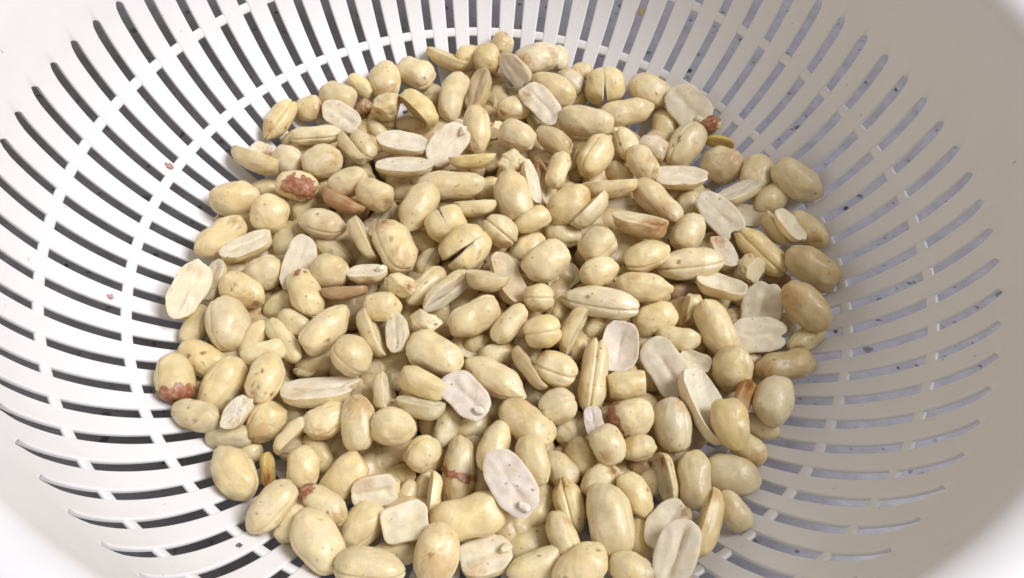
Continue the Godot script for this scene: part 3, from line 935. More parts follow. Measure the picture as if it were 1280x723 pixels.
	peanut("hf", "partly buried cream hollow oval peanut half above left of the very long wrinkled peanut", Vector3(21.5, -2.5, 4.5), Vector3(13, 51, 5), 11.3, 7.5, "hollow")
	peanut("w", "partly buried cream oval peanut just above right of the plump peanut beside the spoon shape", Vector3(19.8, -3.3, -13.2), Vector3(-4, -17, 0), 12.4, 8.3, "")
	peanut("w", "cream round peanut right of the plump peanut beside the spoon shape", Vector3(30, 3.6, -4.6), Vector3(-21, 26, 24), 12.0, 10.5, "")
	peanut("w", "partly buried cream oval peanut tilted down right, above the very long wrinkled peanut", Vector3(39, -5.5, -13.5), Vector3(5, -56, -11), 11.5, 7.7, "")
	peanut("w", "cream oval peanut tilted up right, just above the very long wrinkled peanut", Vector3(31, 3.5, 5.4), Vector3(75, 53, 27), 11.9, 8.9, "")
	peanut("c", "partly buried small cream peanut fragment just above right of the very long wrinkled peanut", Vector3(38.6, -4, 0.5), Vector3(55, 74, 20), 7.2, 4.0, "")
	peanut("w", "small ball shaped peanut with a short seam at the centre", Vector3(13.8, 4.1, 17.5), Vector3(-55, 0, 6), 9.1, 8.7, "s")
	peanut("w", "partly buried cream oval peanut tilted up right, just left of the plump oval on top", Vector3(-5.6, -3.1, -27.9), Vector3(80, 113, 88), 10.1, 8.1, "")
	peanut("w", "partly buried cream oval peanut below the big scorch-flanked oval", Vector3(-29.6, -3.6, 17.2), Vector3(34, 94, 12), 8.5, 6.6, "")
	peanut("w", "large oval peanut resting on the left slots at the upper left rim", Vector3(-84.2, -4.5, -13.6), Vector3(65, 23, 14), 15.4, 11.2, "spots=1")
	peanut("w", "partly buried cream long peanut tilted up right, just below the smooth rearmost left half", Vector3(-78.7, -11.6, -25.1), Vector3(-12, 28, 5), 11.5, 6.9, "")
	peanut("w", "peanut topped with a glossy red-brown skin patch at the upper left", Vector3(-64.9, -0.7, -18.7), Vector3(-7, -12, 1), 13.6, 9.6, "redpatch")
	peanut("hf", "orange-brown half peanut, right of the red-topped one", Vector3(-48.6, 2.8, -13.3), Vector3(-50, -32, 5), 15.7, 8.9, "tone=o e")
	peanut("w", "partly buried cream oval peanut tilted up right, just above left of the orange-brown half", Vector3(-57.8, -7, -23.3), Vector3(79, 126, 101), 7.9, 5.8, "")
	peanut("w", "cream oval peanut tilted up right, just above the orange-brown half", Vector3(-48.9, 1.2, -20.6), Vector3(47, 36, 16), 13.2, 8.9, "")
	peanut("w", "cream oval peanut tilted down right, right of the orange-brown half", Vector3(-39.4, 2.4, -15.7), Vector3(42, -25, -11), 12.3, 9.4, "")
	peanut("w", "large cream round peanut below right of the large oval on the left slots", Vector3(-70.6, -1.7, -6.8), Vector3(-6, 81, 36), 12.3, 11.7, "")
	peanut("w", "large cream long peanut just left of the face-up half by the left slots", Vector3(-83.8, -4.2, 2.2), Vector3(27, 53, 12), 17.4, 10.2, "scorch=.15")
	peanut("hf", "pale half peanut face up beside the left slots, upper left", Vector3(-74.7, -1.4, 5.6), Vector3(-12, 31, 7), 16.4, 9.0, "")
	peanut("w", "partly buried cream long peanut just below left of the face-up half by the left slots", Vector3(-78, -9.9, 7.9), Vector3(65, 14, 11), 12.5, 6.8, "")
	peanut("w", "ball shaped peanut left of the upright white half", Vector3(-66.5, -2.4, 14.5), Vector3(53, 60, 35), 10.7, 9.7, "")
	peanut("w", "partly buried cream oval peanut tilted up right, just below the red-topped peanut", Vector3(-62.7, -7.7, -14.8), Vector3(53, 90, 28), 10.0, 7.8, "")
	peanut("w", "cream oval peanut lying level, just below left of the orange-brown half", Vector3(-53.1, 1.1, -3.1), Vector3(-24, -6, -4), 13.8, 9.4, "")
	peanut("w", "partly buried cream oval peanut tilted up right, just above left of the white tablet half", Vector3(-64.7, -7.4, -1.7), Vector3(43, 78, 15), 13.1, 9.4, "")
	peanut("hf", "upright white half peanut like a blank tablet, left side", Vector3(-57.1, 0.5, 11.6), Vector3(17, 85, 14), 17.4, 8.7, "")
	peanut("w", "peanut with a scrap of red skin on its upper tip, below the white tablet half", Vector3(-52.3, 0.1, 22), Vector3(-28, -60, -5), 15.8, 9.6, "redtip=-1")
	peanut("w", "partly buried cream long peanut tilted down right, right of the white tablet half", Vector3(-49.4, -5.2, 2.6), Vector3(77, -64, -42), 13.1, 8.0, "")
	peanut("w", "cream round peanut just above right of the red-tipped upright peanut", Vector3(-46.9, 1.7, 14.7), Vector3(44, -10, 5), 11.3, 10.0, "")
	peanut("hf", "cream long peanut half tilted down right, left of the big scorch-flanked oval", Vector3(-38.5, 3.4, 1.7), Vector3(-66, -34, -26), 14.8, 8.2, "e")
	peanut("hf", "partly buried cream long peanut half just above left of the big scorch-flanked oval", Vector3(-39, -3.5, -9.6), Vector3(-21, 58, 12), 12.0, 6.4, "")
	peanut("hf", "cream oval peanut half lying level, below left of the big scorch-flanked oval", Vector3(-36.1, 3.7, 14.2), Vector3(-23, 5, 6), 11.4, 7.2, "nub")
	peanut("hf", "brown long peanut half lying level, right of the red-tipped upright peanut", Vector3(-41.1, 3.5, 20.8), Vector3(-57, 3, 7), 13.6, 6.5, "tone=b e")
	peanut("hf", "partly buried cream long peanut half lying level, right of the red-tipped upright peanut", Vector3(-43.2, -5.1, 20.1), Vector3(-59, -171, 177), 9.1, 5.5, "")
	peanut("w", "cream oval peanut lying level, above right of the plain egg shaped peanut", Vector3(-29.7, 2.8, 25.5), Vector3(41, 8, 2), 11.0, 8.5, "")
	peanut("hf", "broad pale half peanut face up at the leftmost edge on the ribs", Vector3(-85.1, 0.5, 25), Vector3(27, 81, 12), 18.0, 9.5, "rough")
	peanut("hf", "cream long peanut half upright, just right of the broad leftmost half", Vector3(-81.6, -3.5, 18.2), Vector3(-24, 72, 20), 13.2, 7.0, "spots=2")
	peanut("w", "large cream oval peanut tilted down right, above right of the biggest left-edge peanut", Vector3(-71.3, -2.7, 21.6), Vector3(55, -26, -8), 14.1, 9.4, "")
	peanut("hf", "partly buried cream oval peanut half just below the face-up half by the left slots", Vector3(-76.8, -8.9, 11.6), Vector3(-39, -8, 13), 8.0, 5.1, "e")
	peanut("w", "partly buried cream oval peanut tilted up right, just below left of the red-tipped upright peanut", Vector3(-60.8, -7.4, 21.9), Vector3(0, 35, 12), 11.2, 7.9, "")
	peanut("c", "partly buried small cream peanut fragment upright, just above the face-up half by the left slots", Vector3(-81.7, -14.2, -12.4), Vector3(36, 95, 14), 4.8, 3.2, "")
	peanut("c", "partly buried small cream peanut fragment above left of the face-up half by the left slots", Vector3(-89.5, -10.3, -10.4), Vector3(-2, 23, 12), 3.4, 2.4, "")
	peanut("c", "partly buried small cream peanut fragment lying level, just right of the broad leftmost half", Vector3(-81.9, -11.1, 20), Vector3(-8, 11, 10), 6.9, 3.7, "")
	peanut("w", "biggest blunt peanut at the left edge of the heap", Vector3(-72.6, -3.7, 32.5), Vector3(49, 125, 24), 16.5, 12.3, "")
	peanut("w", "partly buried cream oval peanut upright, just left of the biggest left-edge peanut", Vector3(-82.8, -7.5, 32.1), Vector3(7, 83, 8), 13.2, 7.5, "")
	peanut("w", "partly buried cream oval peanut tilted down right, just above right of the biggest left-edge peanut", Vector3(-69.2, -9.4, 23.8), Vector3(31, -28, -6), 8.4, 6.2, "")
	peanut("w", "cream long peanut tilted up right, just below right of the biggest left-edge peanut", Vector3(-64.4, -4.6, 36.2), Vector3(-8, 65, 14), 12.2, 6.4, "")
	peanut("hf", "cream long peanut half tilted down right, below left of the red-tipped upright peanut", Vector3(-55.5, -2.7, 36.4), Vector3(-28, 133, -178), 16.0, 6.4, "")
	peanut("hf", "cream long peanut half tilted down right, just below the red-tipped upright peanut", Vector3(-53.5, -2, 31.1), Vector3(-41, 151, -177), 10.9, 6.5, "")
	peanut("w", "large cream long peanut tilted up right, above left of the plain egg shaped peanut", Vector3(-44.1, 0.8, 33.5), Vector3(62, 70, 16), 17.3, 9.5, "tip=1 spots=1")
	peanut("hf", "large cream long peanut half just above right of the plain egg shaped peanut", Vector3(-30.3, 0.8, 32.4), Vector3(-65, -38, -25), 15.0, 8.5, "e")
	peanut("hf", "cream long peanut half upright, above left of the large smooth middle oval", Vector3(-24.6, 2.8, 33.1), Vector3(26, -82, -11), 11.8, 6.5, "spots=2")
	peanut("w", "egg shaped peanut left of centre with a plain smooth front", Vector3(-34.8, 2.9, 42.3), Vector3(-36, -17, -27), 11.6, 10.5, "")
	peanut("w", "partly buried cream oval peanut lying level, just above the small upright stick", Vector3(-25.2, -8.1, 37.1), Vector3(70, 40, 28), 12.0, 8.6, "")
	peanut("w", "partly buried cream oval peanut tilted up right, just above the very long white half", Vector3(-46.6, -8.4, 40), Vector3(49, 53, 26), 11.0, 8.6, "")
	peanut("hf", "cream long peanut half lying level, just above the brown-dotted peanut", Vector3(-59.6, -1.3, 41.5), Vector3(-69, -146, 167), 12.3, 6.8, "")
	peanut("hf", "partly buried small cream oval peanut half just above right of the brown-dotted peanut", Vector3(-56.4, -7.5, 39.5), Vector3(-50, 50, 22), 5.5, 4.2, "e")
	peanut("w", "partly buried cream oval peanut tilted up right, just right of the brown-dotted peanut", Vector3(-54.9, -13.7, 39.6), Vector3(28, 54, 17), 7.6, 5.4, "")
	peanut("w", "peanut dotted with several dark brown spots at the left", Vector3(-56.8, -0.2, 50.5), Vector3(-8, 82, 7), 14.7, 9.1, "scorch=.1 spots=7")
	peanut("hf", "very long white half peanut lying level with a notched left end", Vector3(-42.3, -0.5, 51), Vector3(-26, 8, 4), 21.3, 9.6, "notch")
	peanut("hf", "partly buried small cream oval peanut half just above left of the very long white half", Vector3(-48.6, -5.5, 43.6), Vector3(-52, -6, 6), 6.2, 4.0, "e")
	peanut("w", "leftmost peanut with a red skin patch at its lower end", Vector3(-80.7, -1.7, 52), Vector3(-45, -63, -8), 13.9, 9.9, "redend=1")
	peanut("w", "large yellowish long peanut tilted down right, just above right of the leftmost red-ended peanut", Vector3(-76.9, -5.7, 43.6), Vector3(16, -23, 2), 16.1, 9.1, "spots=2 tone=y")
	peanut("w", "big kidney shaped peanut with one faint spot at the left edge", Vector3(-68.4, -4, 51.9), Vector3(58, 88, 27), 17.1, 10.5, "spots=1 bend=.05")
	peanut("c", "partly buried small cream peanut fragment just left of the big kidney shaped peanut", Vector3(-76.1, -8.1, 51.5), Vector3(-7, 65, 16), 5.3, 3.9, "")
	peanut("w", "large cream long peanut lying level, below left of the big kidney shaped peanut", Vector3(-72.1, -2.2, 62.1), Vector3(74, 6, 17), 13.9, 8.0, "spots=2")
	peanut("hf", "cream oval peanut half tilted up right, just below right of the big kidney shaped peanut", Vector3(-61, 1.2, 61.3), Vector3(1, 64, 9), 10.0, 5.9, "rough")
	peanut("w", "blunt broken peanut with a pale snapped upper end, lower left", Vector3(-54.4, -3.7, 60.7), Vector3(52, 115, 60), 10.7, 9.5, "f")
	peanut("w", "partly buried cream long peanut tilted down right, just above right of the blunt snapped peanut", Vector3(-51.3, -9.2, 54.2), Vector3(46, -22, 2), 12.3, 6.8, "")
	peanut("w", "large cream oval peanut tilted up right, just below the very long white half", Vector3(-38.5, -1.5, 59.9), Vector3(-22, 34, 3), 12.3, 9.0, "rough")
	peanut("hf", "cream oval peanut half tilted up right, just below right of the blunt snapped peanut", Vector3(-45.7, -3.6, 64.7), Vector3(73, -161, 145), 11.8, 7.3, "e")
	peanut("w", "partly buried cream oval peanut tilted down right, just left of the small upright stick", Vector3(-32.6, -7.9, 48.4), Vector3(37, -45, -4), 11.1, 7.4, "")
	peanut("hf", "small upright stick shaped half peanut, right of the very long white half", Vector3(-24.2, 0.9, 50.9), Vector3(-70, -36, -42), 10.6, 6.4, "square e")
	peanut("w", "large cream long peanut upright, below left of the small upright stick", Vector3(-29.8, 0.8, 60.6), Vector3(-39, 88, 20), 14.9, 8.9, "")
	peanut("w", "large cream oval peanut lying level, below the small upright stick", Vector3(-20.4, 2.8, 61.5), Vector3(74, -1, 4), 11.7, 9.6, "")
	peanut("w", "partly buried cream oval peanut tilted down right, just below right of the small upright stick", Vector3(-21.5, -4.2, 53.1), Vector3(74, -19, -3), 7.5, 5.6, "")
	peanut("hf", "partly buried cream long peanut half upright, just right of the small upright stick", Vector3(-25.2, -4.8, 47.7), Vector3(-46, 81, 14), 10.3, 4.4, "square")
	peanut("hf", "cream long peanut half lying level, above the large oval at lower left", Vector3(-63.1, -5.9, 64.9), Vector3(-55, -162, 161), 12.9, 6.5, "")
	peanut("w", "large cream oval peanut tilted up right, below right of the half with orange tips", Vector3(-3.7, 3.8, 26.3), Vector3(61, 46, 10), 15.9, 9.9, "")
	peanut("w", "cream long peanut tilted up right, left of the ball with a level seam", Vector3(6.3, 3.7, 27.2), Vector3(-22, 50, 16), 13.4, 7.3, "")
	peanut("w", "ball shaped peanut with a level seam across it, right of centre", Vector3(15.6, 5.7, 29.8), Vector3(-54, 0, 16), 10.7, 10.2, "s")
	peanut("hf", "large cream long peanut half just right of the ball with a level seam", Vector3(25.5, 1.8, 26.4), Vector3(75, 146, 79), 14.6, 8.6, "e")
	peanut("w", "partly buried cream oval peanut just below right of the small central ball with a seam", Vector3(20.3, -3.3, 15.4), Vector3(65, 103, 39), 9.3, 6.6, "")
	peanut("w", "very long tapered peanut with wrinkled stripes, right of centre", Vector3(31.8, 2.7, 15.7), Vector3(-34, -13, 9), 22.7, 9.5, "s tone=g spots=3")
	peanut("w", "partly buried cream round peanut just below the very long wrinkled peanut", Vector3(31.5, -3.9, 20.3), Vector3(40, 83, 26), 8.4, 7.1, "rough")
	peanut("hf", "pinkish half peanut with a deep hollow face, right of centre", Vector3(37.8, 0.9, 28.5), Vector3(1, 82, 14), 15.3, 10.4, "hollow tone=p")
	peanut("w", "long upright peanut with a full-length pale seam, right of centre", Vector3(31, -0.5, 38.6), Vector3(-77, -27, 113), 21.9, 9.4, "s waist")
	peanut("w", "short yellowish peanut with both ends cut blunt, right of the seamed upright one", Vector3(39.9, 0.6, 40.7), Vector3(68, 22, 12), 11.7, 8.0, "ff tone=y")
	peanut("w", "partly buried cream oval peanut tilted up right, just above left of the upright full-seamed peanut", Vector3(26.5, -4, 28.2), Vector3(55, 95, 34), 7.7, 5.0, "")
	peanut("w", "large cream seamed oval peanut above the ball with crossing cracks", Vector3(20.1, 2.3, 39.2), Vector3(-46, -23, 5), 12.2, 9.9, "s")
	peanut("hf", "tan long peanut half tilted down right, below the ball with a level seam", Vector3(13.9, 3.2, 39.6), Vector3(-60, -48, -6), 14.6, 6.8, "tone=t e")
	peanut("hf", "cream oval peanut half lying level, above right of the flat pinkish white half", Vector3(3.7, -2.9, 33.6), Vector3(-67, -153, 172), 11.0, 8.0, "")
	peanut("w", "large smooth oval peanut in the middle of the heap, above the pink half", Vector3(-13.1, 2.6, 38.6), Vector3(0, -22, 4), 16.9, 10.8, "")
	peanut("w", "large cream long peanut tilted down right, just above right of the flat pinkish white half", Vector3(3.7, 0.7, 43.1), Vector3(-6, -31, 7), 19.5, 8.9, "tip=1")
	peanut("hf", "pinkish white half peanut lying flat with a notch at its upper end", Vector3(-3.2, 3.2, 50.4), Vector3(15, -41, -2), 15.3, 9.9, "tone=p nub")
	peanut("hf", "cream long peanut half tilted down right, just below the large smooth middle oval", Vector3(-14.7, 1.4, 47.2), Vector3(-61, 164, 175), 13.4, 7.7, "square")
	peanut("hf", "large greenish cream oval peanut half lying level, right of the small upright stick", Vector3(-14.6, 2.3, 53.3), Vector3(-48, -16, 11), 13.0, 8.2, "tone=g square e")
	peanut("c", "cream peanut fragment tilted down right, just above the large smooth middle oval", Vector3(-16.7, 3.3, 29), Vector3(33, -23, -9), 9.3, 5.3, "spots=2")
	peanut("w", "partly buried cream oval peanut lying level, right of the large smooth middle oval", Vector3(-2.2, -3.3, 30.4), Vector3(45, 23, 13), 7.6, 5.8, "")
	peanut("hf", "partly buried small cream oval peanut half right of the large smooth middle oval", Vector3(-4.3, -3.3, 33.8), Vector3(-19, -17, 1), 5.3, 3.4, "")
	peanut("w", "partly buried cream oval peanut just below left of the ball with a level seam", Vector3(10.9, -3.4, 30.3), Vector3(2, -16, -1), 7.5, 5.4, "")
	peanut("w", "partly buried cream oval peanut tilted down right, just left of the ball with crossing cracks", Vector3(14.7, -4.9, 45.1), Vector3(64, -33, -7), 8.5, 5.6, "")
	peanut("w", "ball shaped peanut with crossing cracks, lower one of two balls right of centre", Vector3(21.5, 1, 49.7), Vector3(-68, -19, 43), 10.3, 10.1, "s")
	peanut("w", "large cream long peanut tilted down right, below left of the ball with crossing cracks", Vector3(13.6, 0, 55.1), Vector3(8, -35, -4), 17.4, 10.1, "")
	peanut("w", "large cream oval peanut upright, just above right of the big pinkish white half", Vector3(16.1, 1.8, 66), Vector3(37, -72, -10), 13.2, 7.8, "")
	peanut("w", "partly buried cream oval peanut just below right of the flat pinkish white half", Vector3(4.5, -6.9, 48), Vector3(28, 58, 13), 8.3, 5.8, "")
	peanut("w", "large cream long peanut upright, above left of the big pinkish white half", Vector3(5.9, -0.8, 62.4), Vector3(-13, 74, 13), 14.6, 7.7, "")
	peanut("w", "partly buried cream oval peanut tilted up right, just below the flat pinkish white half", Vector3(-0.7, -6.8, 54.5), Vector3(75, 69, 39), 10.9, 7.1, "")
	peanut("hf", "partly buried cream long peanut half upright, below left of the flat pinkish white half", Vector3(-7.6, -5.1, 56.2), Vector3(-40, -92, 163), 11.1, 6.5, "")
	peanut("w", "partly buried cream oval peanut lying level, below left of the flat pinkish white half", Vector3(-12.2, -11.6, 52.6), Vector3(70, 30, 15), 8.1, 6.6, "")
	peanut("hf", "tiny pinkish half peanut standing upright below the seamed upright peanut", Vector3(31.3, 0.5, 52.9), Vector3(13, -77, -6), 9.4, 5.2, "tone=p")
	peanut("w", "partly buried cream oval peanut lying level, just below right of the ball with crossing cracks", Vector3(25.8, -6.5, 52.7), Vector3(32, 19, 13), 10.0, 7.1, "rough")
	peanut("w", "peanut with a dark red skin patch at its left end, right of centre", Vector3(41.3, -0.6, 49.9), Vector3(60, 35, 28), 11.9, 10.2, "redend=-1")
	peanut("w", "cream round peanut below left of the peanut with dark red left end", Vector3(35, 1.7, 59.6), Vector3(10, -59, -10), 10.4, 8.7, "")
	peanut("w", "partly buried cream oval peanut tilted up right, just above right of the small upright stick", Vector3(-22, -7.8, 42.7), Vector3(78, 99, 63), 8.0, 6.2, "")
	peanut("w", "large cream oval peanut lying level, above right of the deep pinkish half", Vector3(48.5, -2.3, 16.1), Vector3(38, 27, 10), 13.7, 9.2, "")
	peanut("w", "cream long peanut lying level, just above the large notched white half", Vector3(55, -2.1, 22.1), Vector3(35, -5, 7), 12.6, 7.4, "")
	peanut("c", "brown-marked cream peanut fragment tilted up right, just above left of the tall smooth leaning peanut", Vector3(60.2, -5.3, 10), Vector3(47, 80, 17), 10.6, 8.1, "scorch=.2")
	peanut("w", "tall smooth peanut leaning on the whitish broken half at the right", Vector3(66.2, -1.7, 17.8), Vector3(62, -89, -27), 18.6, 10.6, "")
	peanut("w", "rounded peanut with a beaked right side at the foot of the tall smooth one", Vector3(69.9, -1.1, 30.6), Vector3(-46, 38, 57), 13.4, 11.8, "tip=-1")
	peanut("hf", "white broken half peanut with a jagged right end near the right edge", Vector3(78.9, -2.1, 17.6), Vector3(18, 10, 3), 17.0, 11.1, "jag")
	peanut("w", "partly buried cream oval peanut just above right of the jagged white half", Vector3(88.9, -8.5, 8.7), Vector3(62, 42, 19), 8.0, 6.8, "")
	peanut("w", "partly buried cream long peanut tilted up right, above right of the long shaded stained peanut", Vector3(93.5, -3.4, 16.3), Vector3(53, 42, 12), 13.1, 6.7, "")
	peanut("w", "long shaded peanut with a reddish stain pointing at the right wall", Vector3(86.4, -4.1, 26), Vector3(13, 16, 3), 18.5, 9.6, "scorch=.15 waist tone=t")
	peanut("w", "glossy pear shaped peanut standing alone at the right edge", Vector3(80.5, 0.1, 40), Vector3(0, 68, 8), 14.4, 10.6, "tone=g")
	peanut("hf", "ragged orange edged peanut scrap beside the glossy pear shaped one", Vector3(72.4, 1.2, 41.1), Vector3(43, 76, 12), 11.0, 6.2, "scorch=.5 tone=o")
	peanut("hf", "cream hollow oval peanut half lying level, just right of the large notched white half", Vector3(59.6, -1.9, 29.3), Vector3(13, -15, 9), 9.5, 6.3, "hollow")
	peanut("hf", "large white half peanut with a notched lower end, right side", Vector3(52.1, -2, 33.1), Vector3(21, -59, -4), 20.7, 10.8, "notch")
	peanut("hf", "partly buried pinkish cream oval peanut half just right of the deep pinkish half", Vector3(45.4, -5.7, 24.3), Vector3(-10, 64, 15), 9.8, 7.1, "tone=p")
	peanut("hf", "long greenish white half peanut with a curled hollow side, right", Vector3(62.1, 1.5, 44.3), Vector3(-23, -60, -9), 21.6, 11.0, "hollow tone=g")
	peanut("w", "smooth egg shaped peanut lying on the long greenish white half", Vector3(66.9, 3, 50.3), Vector3(4, -70, -18), 13.8, 9.9, "tone=y")
	peanut("w", "large greenish cream oval peanut upright, below left of the long greenish curled half", Vector3(52.7, -2, 50), Vector3(59, -98, -22), 14.9, 10.3, "tone=g")
	peanut("w", "partly buried cream oval peanut lying level, just right of the long greenish curled half", Vector3(78.2, -6.8, 45), Vector3(56, -9, 5), 11.1, 7.3, "")
	peanut("w", "cream oval peanut lying level, just below the peanut with dark red left end", Vector3(43.4, -1.9, 57.7), Vector3(1, 17, 4), 9.7, 6.7, "")
	peanut("w", "partly buried cream oval peanut just above right of the plump greenish peanut on the ribs", Vector3(74.2, -6, 52.5), Vector3(23, -39, -3), 10.8, 7.8, "")
	peanut("w", "large smooth oval peanut on the ribs at the lower left edge", Vector3(-57.7, -1.5, 76.7), Vector3(29, -51, -11), 15.0, 10.2, "")
	peanut("w", "partly buried cream oval peanut just above left of the burnt yellow half", Vector3(-57.7, -9.1, 67.9), Vector3(44, 33, 9), 7.0, 5.9, "")
	peanut("hf", "small yellow half peanut with an orange-brown burnt top, lower left", Vector3(-50.3, -5.1, 73.3), Vector3(-61, -51, -27), 9.2, 4.8, "scorch=.6 tone=yy")
	peanut("w", "cream oval peanut upright, right of the burnt yellow half", Vector3(-41.9, -4.1, 72.4), Vector3(10, 100, 19), 11.1, 8.5, "")
	peanut("w", "partly buried cream long peanut tilted down right, above left of the stubby snapped peanut", Vector3(-40, -7.7, 66.4), Vector3(22, -49, -9), 12.0, 6.4, "")
	peanut("w", "partly buried cream oval peanut just above the stubby snapped peanut", Vector3(-36.1, -10.8, 63.7), Vector3(57, 89, 26), 7.4, 6.0, "")
	peanut("w", "stubby peanut with a flat snapped top and a crack, lower left", Vector3(-30.7, -4.6, 73.3), Vector3(5, 51, 20), 13.4, 9.4, "f spots=2")
	peanut("w", "partly buried cream long peanut lying level, right of the stubby snapped peanut", Vector3(-22.7, -9.9, 66), Vector3(-18, 17, 3), 9.6, 5.9, "")
	peanut("hf", "large cream oval peanut half lying level, just below right of the stubby snapped peanut", Vector3(-22.5, -1.6, 77.6), Vector3(38, 20, 7), 11.7, 8.0, "spots=2")
	peanut("w", "partly buried cream oval peanut tilted up right, above the square-cornered half", Vector3(-18.1, -9.8, 69.7), Vector3(51, 43, 30), 8.9, 6.4, "")
	peanut("w", "smooth oval peanut leaning up right on the lower left ribs", Vector3(-45.6, 2.2, 85.3), Vector3(-28, 53, 11), 14.9, 8.5, "")
	peanut("w", "peanut with a brown spot and a red skin scrap at its upper end, lower left", Vector3(-33.7, 0.1, 82.6), Vector3(-5, -28, -9), 12.9, 7.4, "redtip=-1 scorch=.1")
	peanut("w", "partly buried cream oval peanut just below right of the leaning smooth lower-left oval", Vector3(-40.6, -2, 86.9), Vector3(0, 68, 11), 11.4, 7.0, "")
	peanut("w", "big heavy peanut at the lower left edge by the frame bottom", Vector3(-33, 1.2, 92), Vector3(-23, -42, -7), 16.6, 10.4, "")
	peanut("w", "large cream oval peanut tilted up right, above the large peanut cut by the frame", Vector3(-24.8, -5.3, 85.3), Vector3(-27, 49, 4), 14.2, 9.4, "")
	peanut("hf", "pale half peanut with squared off corners, lower left of centre", Vector3(-13.6, 0.2, 84.9), Vector3(6, 22, 6), 11.6, 9.4, "square")
	peanut("w", "partly buried large cream long peanut lying level, just below the square-cornered half", Vector3(-15.3, -6.1, 90.6), Vector3(61, 19, 10), 13.6, 6.6, "")
	peanut("w", "large peanut cut by the bottom edge of the picture, left of centre", Vector3(-19.6, 3.8, 97.6), Vector3(-43, -9, 8), 16.5, 9.6, "s")
	peanut("w", "cream round peanut above left of the red-banded peanut", Vector3(-12.1, -1, 66.2), Vector3(53, 87, 48), 9.7, 8.7, "")
	peanut("w", "long upright peanut banded by a torn strip of red skin, low in the heap", Vector3(-2.6, -6.3, 68.5), Vector3(-40, 76, 24), 19.5, 8.6, "band")
	peanut("w", "partly buried cream long peanut upright, just right of the red-banded peanut", Vector3(3.1, -8.6, 68.8), Vector3(-52, 82, 17), 11.4, 5.9, "")
	peanut("hf", "cream long peanut half upright, just below left of the red-banded peanut", Vector3(-9.1, -4.6, 75.1), Vector3(-74, 61, 31), 11.7, 5.8, "e")
	peanut("w", "partly buried cream oval peanut upright, above right of the square-cornered half", Vector3(-10.8, -9.9, 71.3), Vector3(13, 80, 11), 9.5, 5.8, "")
	peanut("w", "partly buried cream oval peanut upright, just above the square-cornered half", Vector3(-15.1, -8.2, 74.6), Vector3(0, 77, 8), 8.0, 4.7, "")
	peanut("w", "partly buried cream oval peanut upright, above left of the square-cornered half", Vector3(-19.5, -7.4, 74.9), Vector3(31, 106, 18), 8.7, 5.2, "")
	peanut("hf", "big pinkish white half peanut, flat face up, low centre of the heap", Vector3(10.7, 4.5, 73.6), Vector3(14, -53, -9), 17.7, 10.5, "tone=p nub")
	peanut("w", "partly buried large cream oval peanut below right of the big pinkish white half", Vector3(18, -10, 73.4), Vector3(-29, 63, 11), 13.4, 10.4, "")
	peanut("w", "broad humped peanut left below the big pinkish white half", Vector3(1.6, -2.4, 81), Vector3(24, 21, 6), 19.5, 11.8, "waist")
	peanut("w", "large cream oval peanut upright, below right of the square-cornered half", Vector3(-4.8, 1.1, 92), Vector3(1, 84, 9), 14.8, 10.6, "")
	peanut("hf", "greyish half peanut with a white crumb stuck at its left end, near bottom", Vector3(6.7, -5.1, 88.8), Vector3(-11, 24, 2), 13.0, 10.0, "nub")
	peanut("w", "partly buried large cream oval peanut tilted up right, right of the greyish crumb-topped half", Vector3(17.4, -10.1, 83.4), Vector3(14, 31, 0), 12.8, 8.2, "")
	peanut("hf", "large cream long peanut half tilted up right, right of the greyish crumb-topped half", Vector3(18.8, -4.5, 90.4), Vector3(-39, -147, 171), 13.8, 7.7, "")
	peanut("w", "cream oval peanut tilted down right, above the creased ridged peanut", Vector3(23.8, -5.4, 64.6), Vector3(4, -47, -7), 11.4, 7.4, "")
	peanut("w", "creased peanut with a ridge down its front, low right of centre", Vector3(26.5, -4.4, 74.5), Vector3(-66, -40, -32), 14.2, 8.5, "s")
	peanut("w", "cream oval peanut tilted down right, just below the creased ridged peanut", Vector3(24.9, -2.7, 83.2), Vector3(71, -73, -11), 13.2, 7.5, "")
	peanut("w", "cream oval peanut upright, above the creased ridged peanut", Vector3(29, -6.3, 60.3), Vector3(35, -84, -17), 11.4, 8.1, "")
	peanut("w", "cream oval peanut tilted up right, above right of the creased ridged peanut", Vector3(33.8, -2.5, 67.6), Vector3(17, 45, 10), 10.9, 7.8, "scorch=.12")
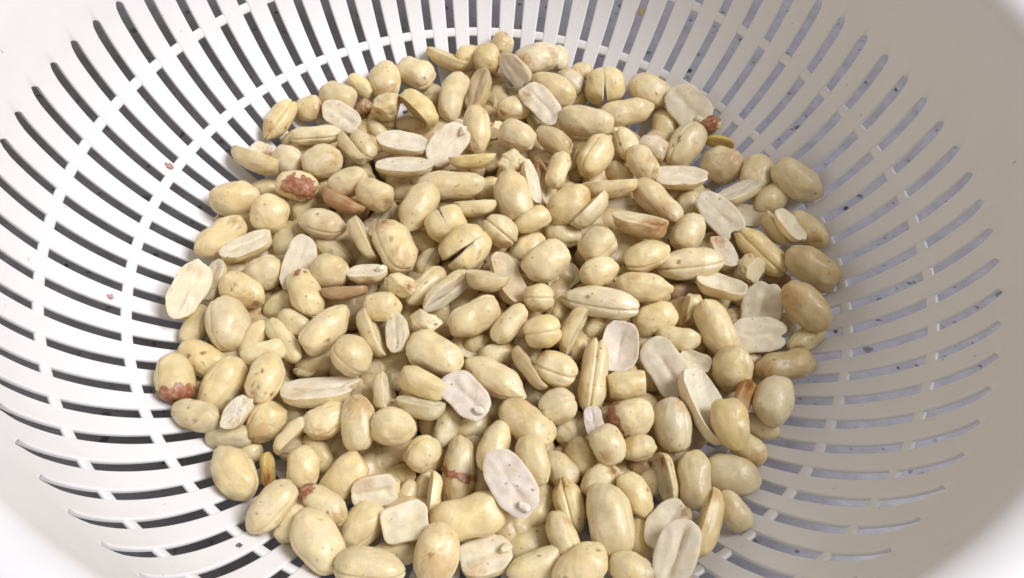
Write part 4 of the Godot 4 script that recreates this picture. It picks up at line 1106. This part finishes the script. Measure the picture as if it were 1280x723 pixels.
	peanut("w", "biggest greenish oval peanut near the bottom, right of centre", Vector3(36.1, 0.3, 79.3), Vector3(47, -86, -14), 19.3, 11.8, "tone=g")
	peanut("w", "cream long peanut tilted down right, just below left of the ragged brown-rimmed half", Vector3(42.5, 0.6, 71.8), Vector3(1, -57, -7), 12.6, 6.8, "")
	peanut("w", "partly buried cream oval peanut upright, below right of the biggest greenish oval", Vector3(44, -3.7, 82.1), Vector3(-44, 79, 11), 13.2, 7.5, "")
	peanut("w", "large cream oval peanut tilted up right, below left of the biggest greenish oval", Vector3(29.4, 0.7, 91.4), Vector3(-23, 32, 12), 14.0, 9.7, "spots=2")
	peanut("w", "large cream oval peanut below left of the grooved white half at bottom right", Vector3(41.2, 2.2, 91.5), Vector3(49, -32, -9), 11.5, 8.5, "scorch=.1")
	peanut("w", "partly buried brown round peanut just above left of the ragged brown-rimmed half", Vector3(45.6, -9.2, 59.7), Vector3(-14, 3, 5), 8.3, 7.1, "tone=b")
	peanut("hf", "half peanut with a ragged brown rim, lower right", Vector3(50.3, -3.6, 64.6), Vector3(62, -104, -33), 12.8, 6.2, "scorch=.3")
	peanut("w", "smooth upright oval peanut with a clean front, lower right", Vector3(58.5, -3.6, 64.2), Vector3(-38, 85, 12), 15.8, 9.1, "")
	peanut("w", "plump greenish peanut resting on the right ribs, lower right", Vector3(68.7, -3.6, 61.8), Vector3(4, -8, 2), 14.4, 10.6, "tone=g")
	peanut("hf", "white half peanut tucked under a larger white half at the lower right", Vector3(49.8, 3.2, 79.3), Vector3(-13, 56, 10), 14.1, 9.7, "")
	peanut("hf", "grooved white half peanut at the bottom right of the heap", Vector3(50.7, 7.5, 87.5), Vector3(-16, 67, 15), 15.5, 10.3, "groove")
	peanut("hf", "yellowish half peanut standing on edge, bottom right beside the white halves", Vector3(57.5, 5.4, 78.5), Vector3(-84, -1, 74), 18.0, 8.7, "tone=y scorch=.2 e")
	peanut("w", "partly buried cream oval peanut just above right of the yellowish half on edge", Vector3(66.6, 1.1, 73.7), Vector3(37, -52, -12), 10.8, 7.7, "")
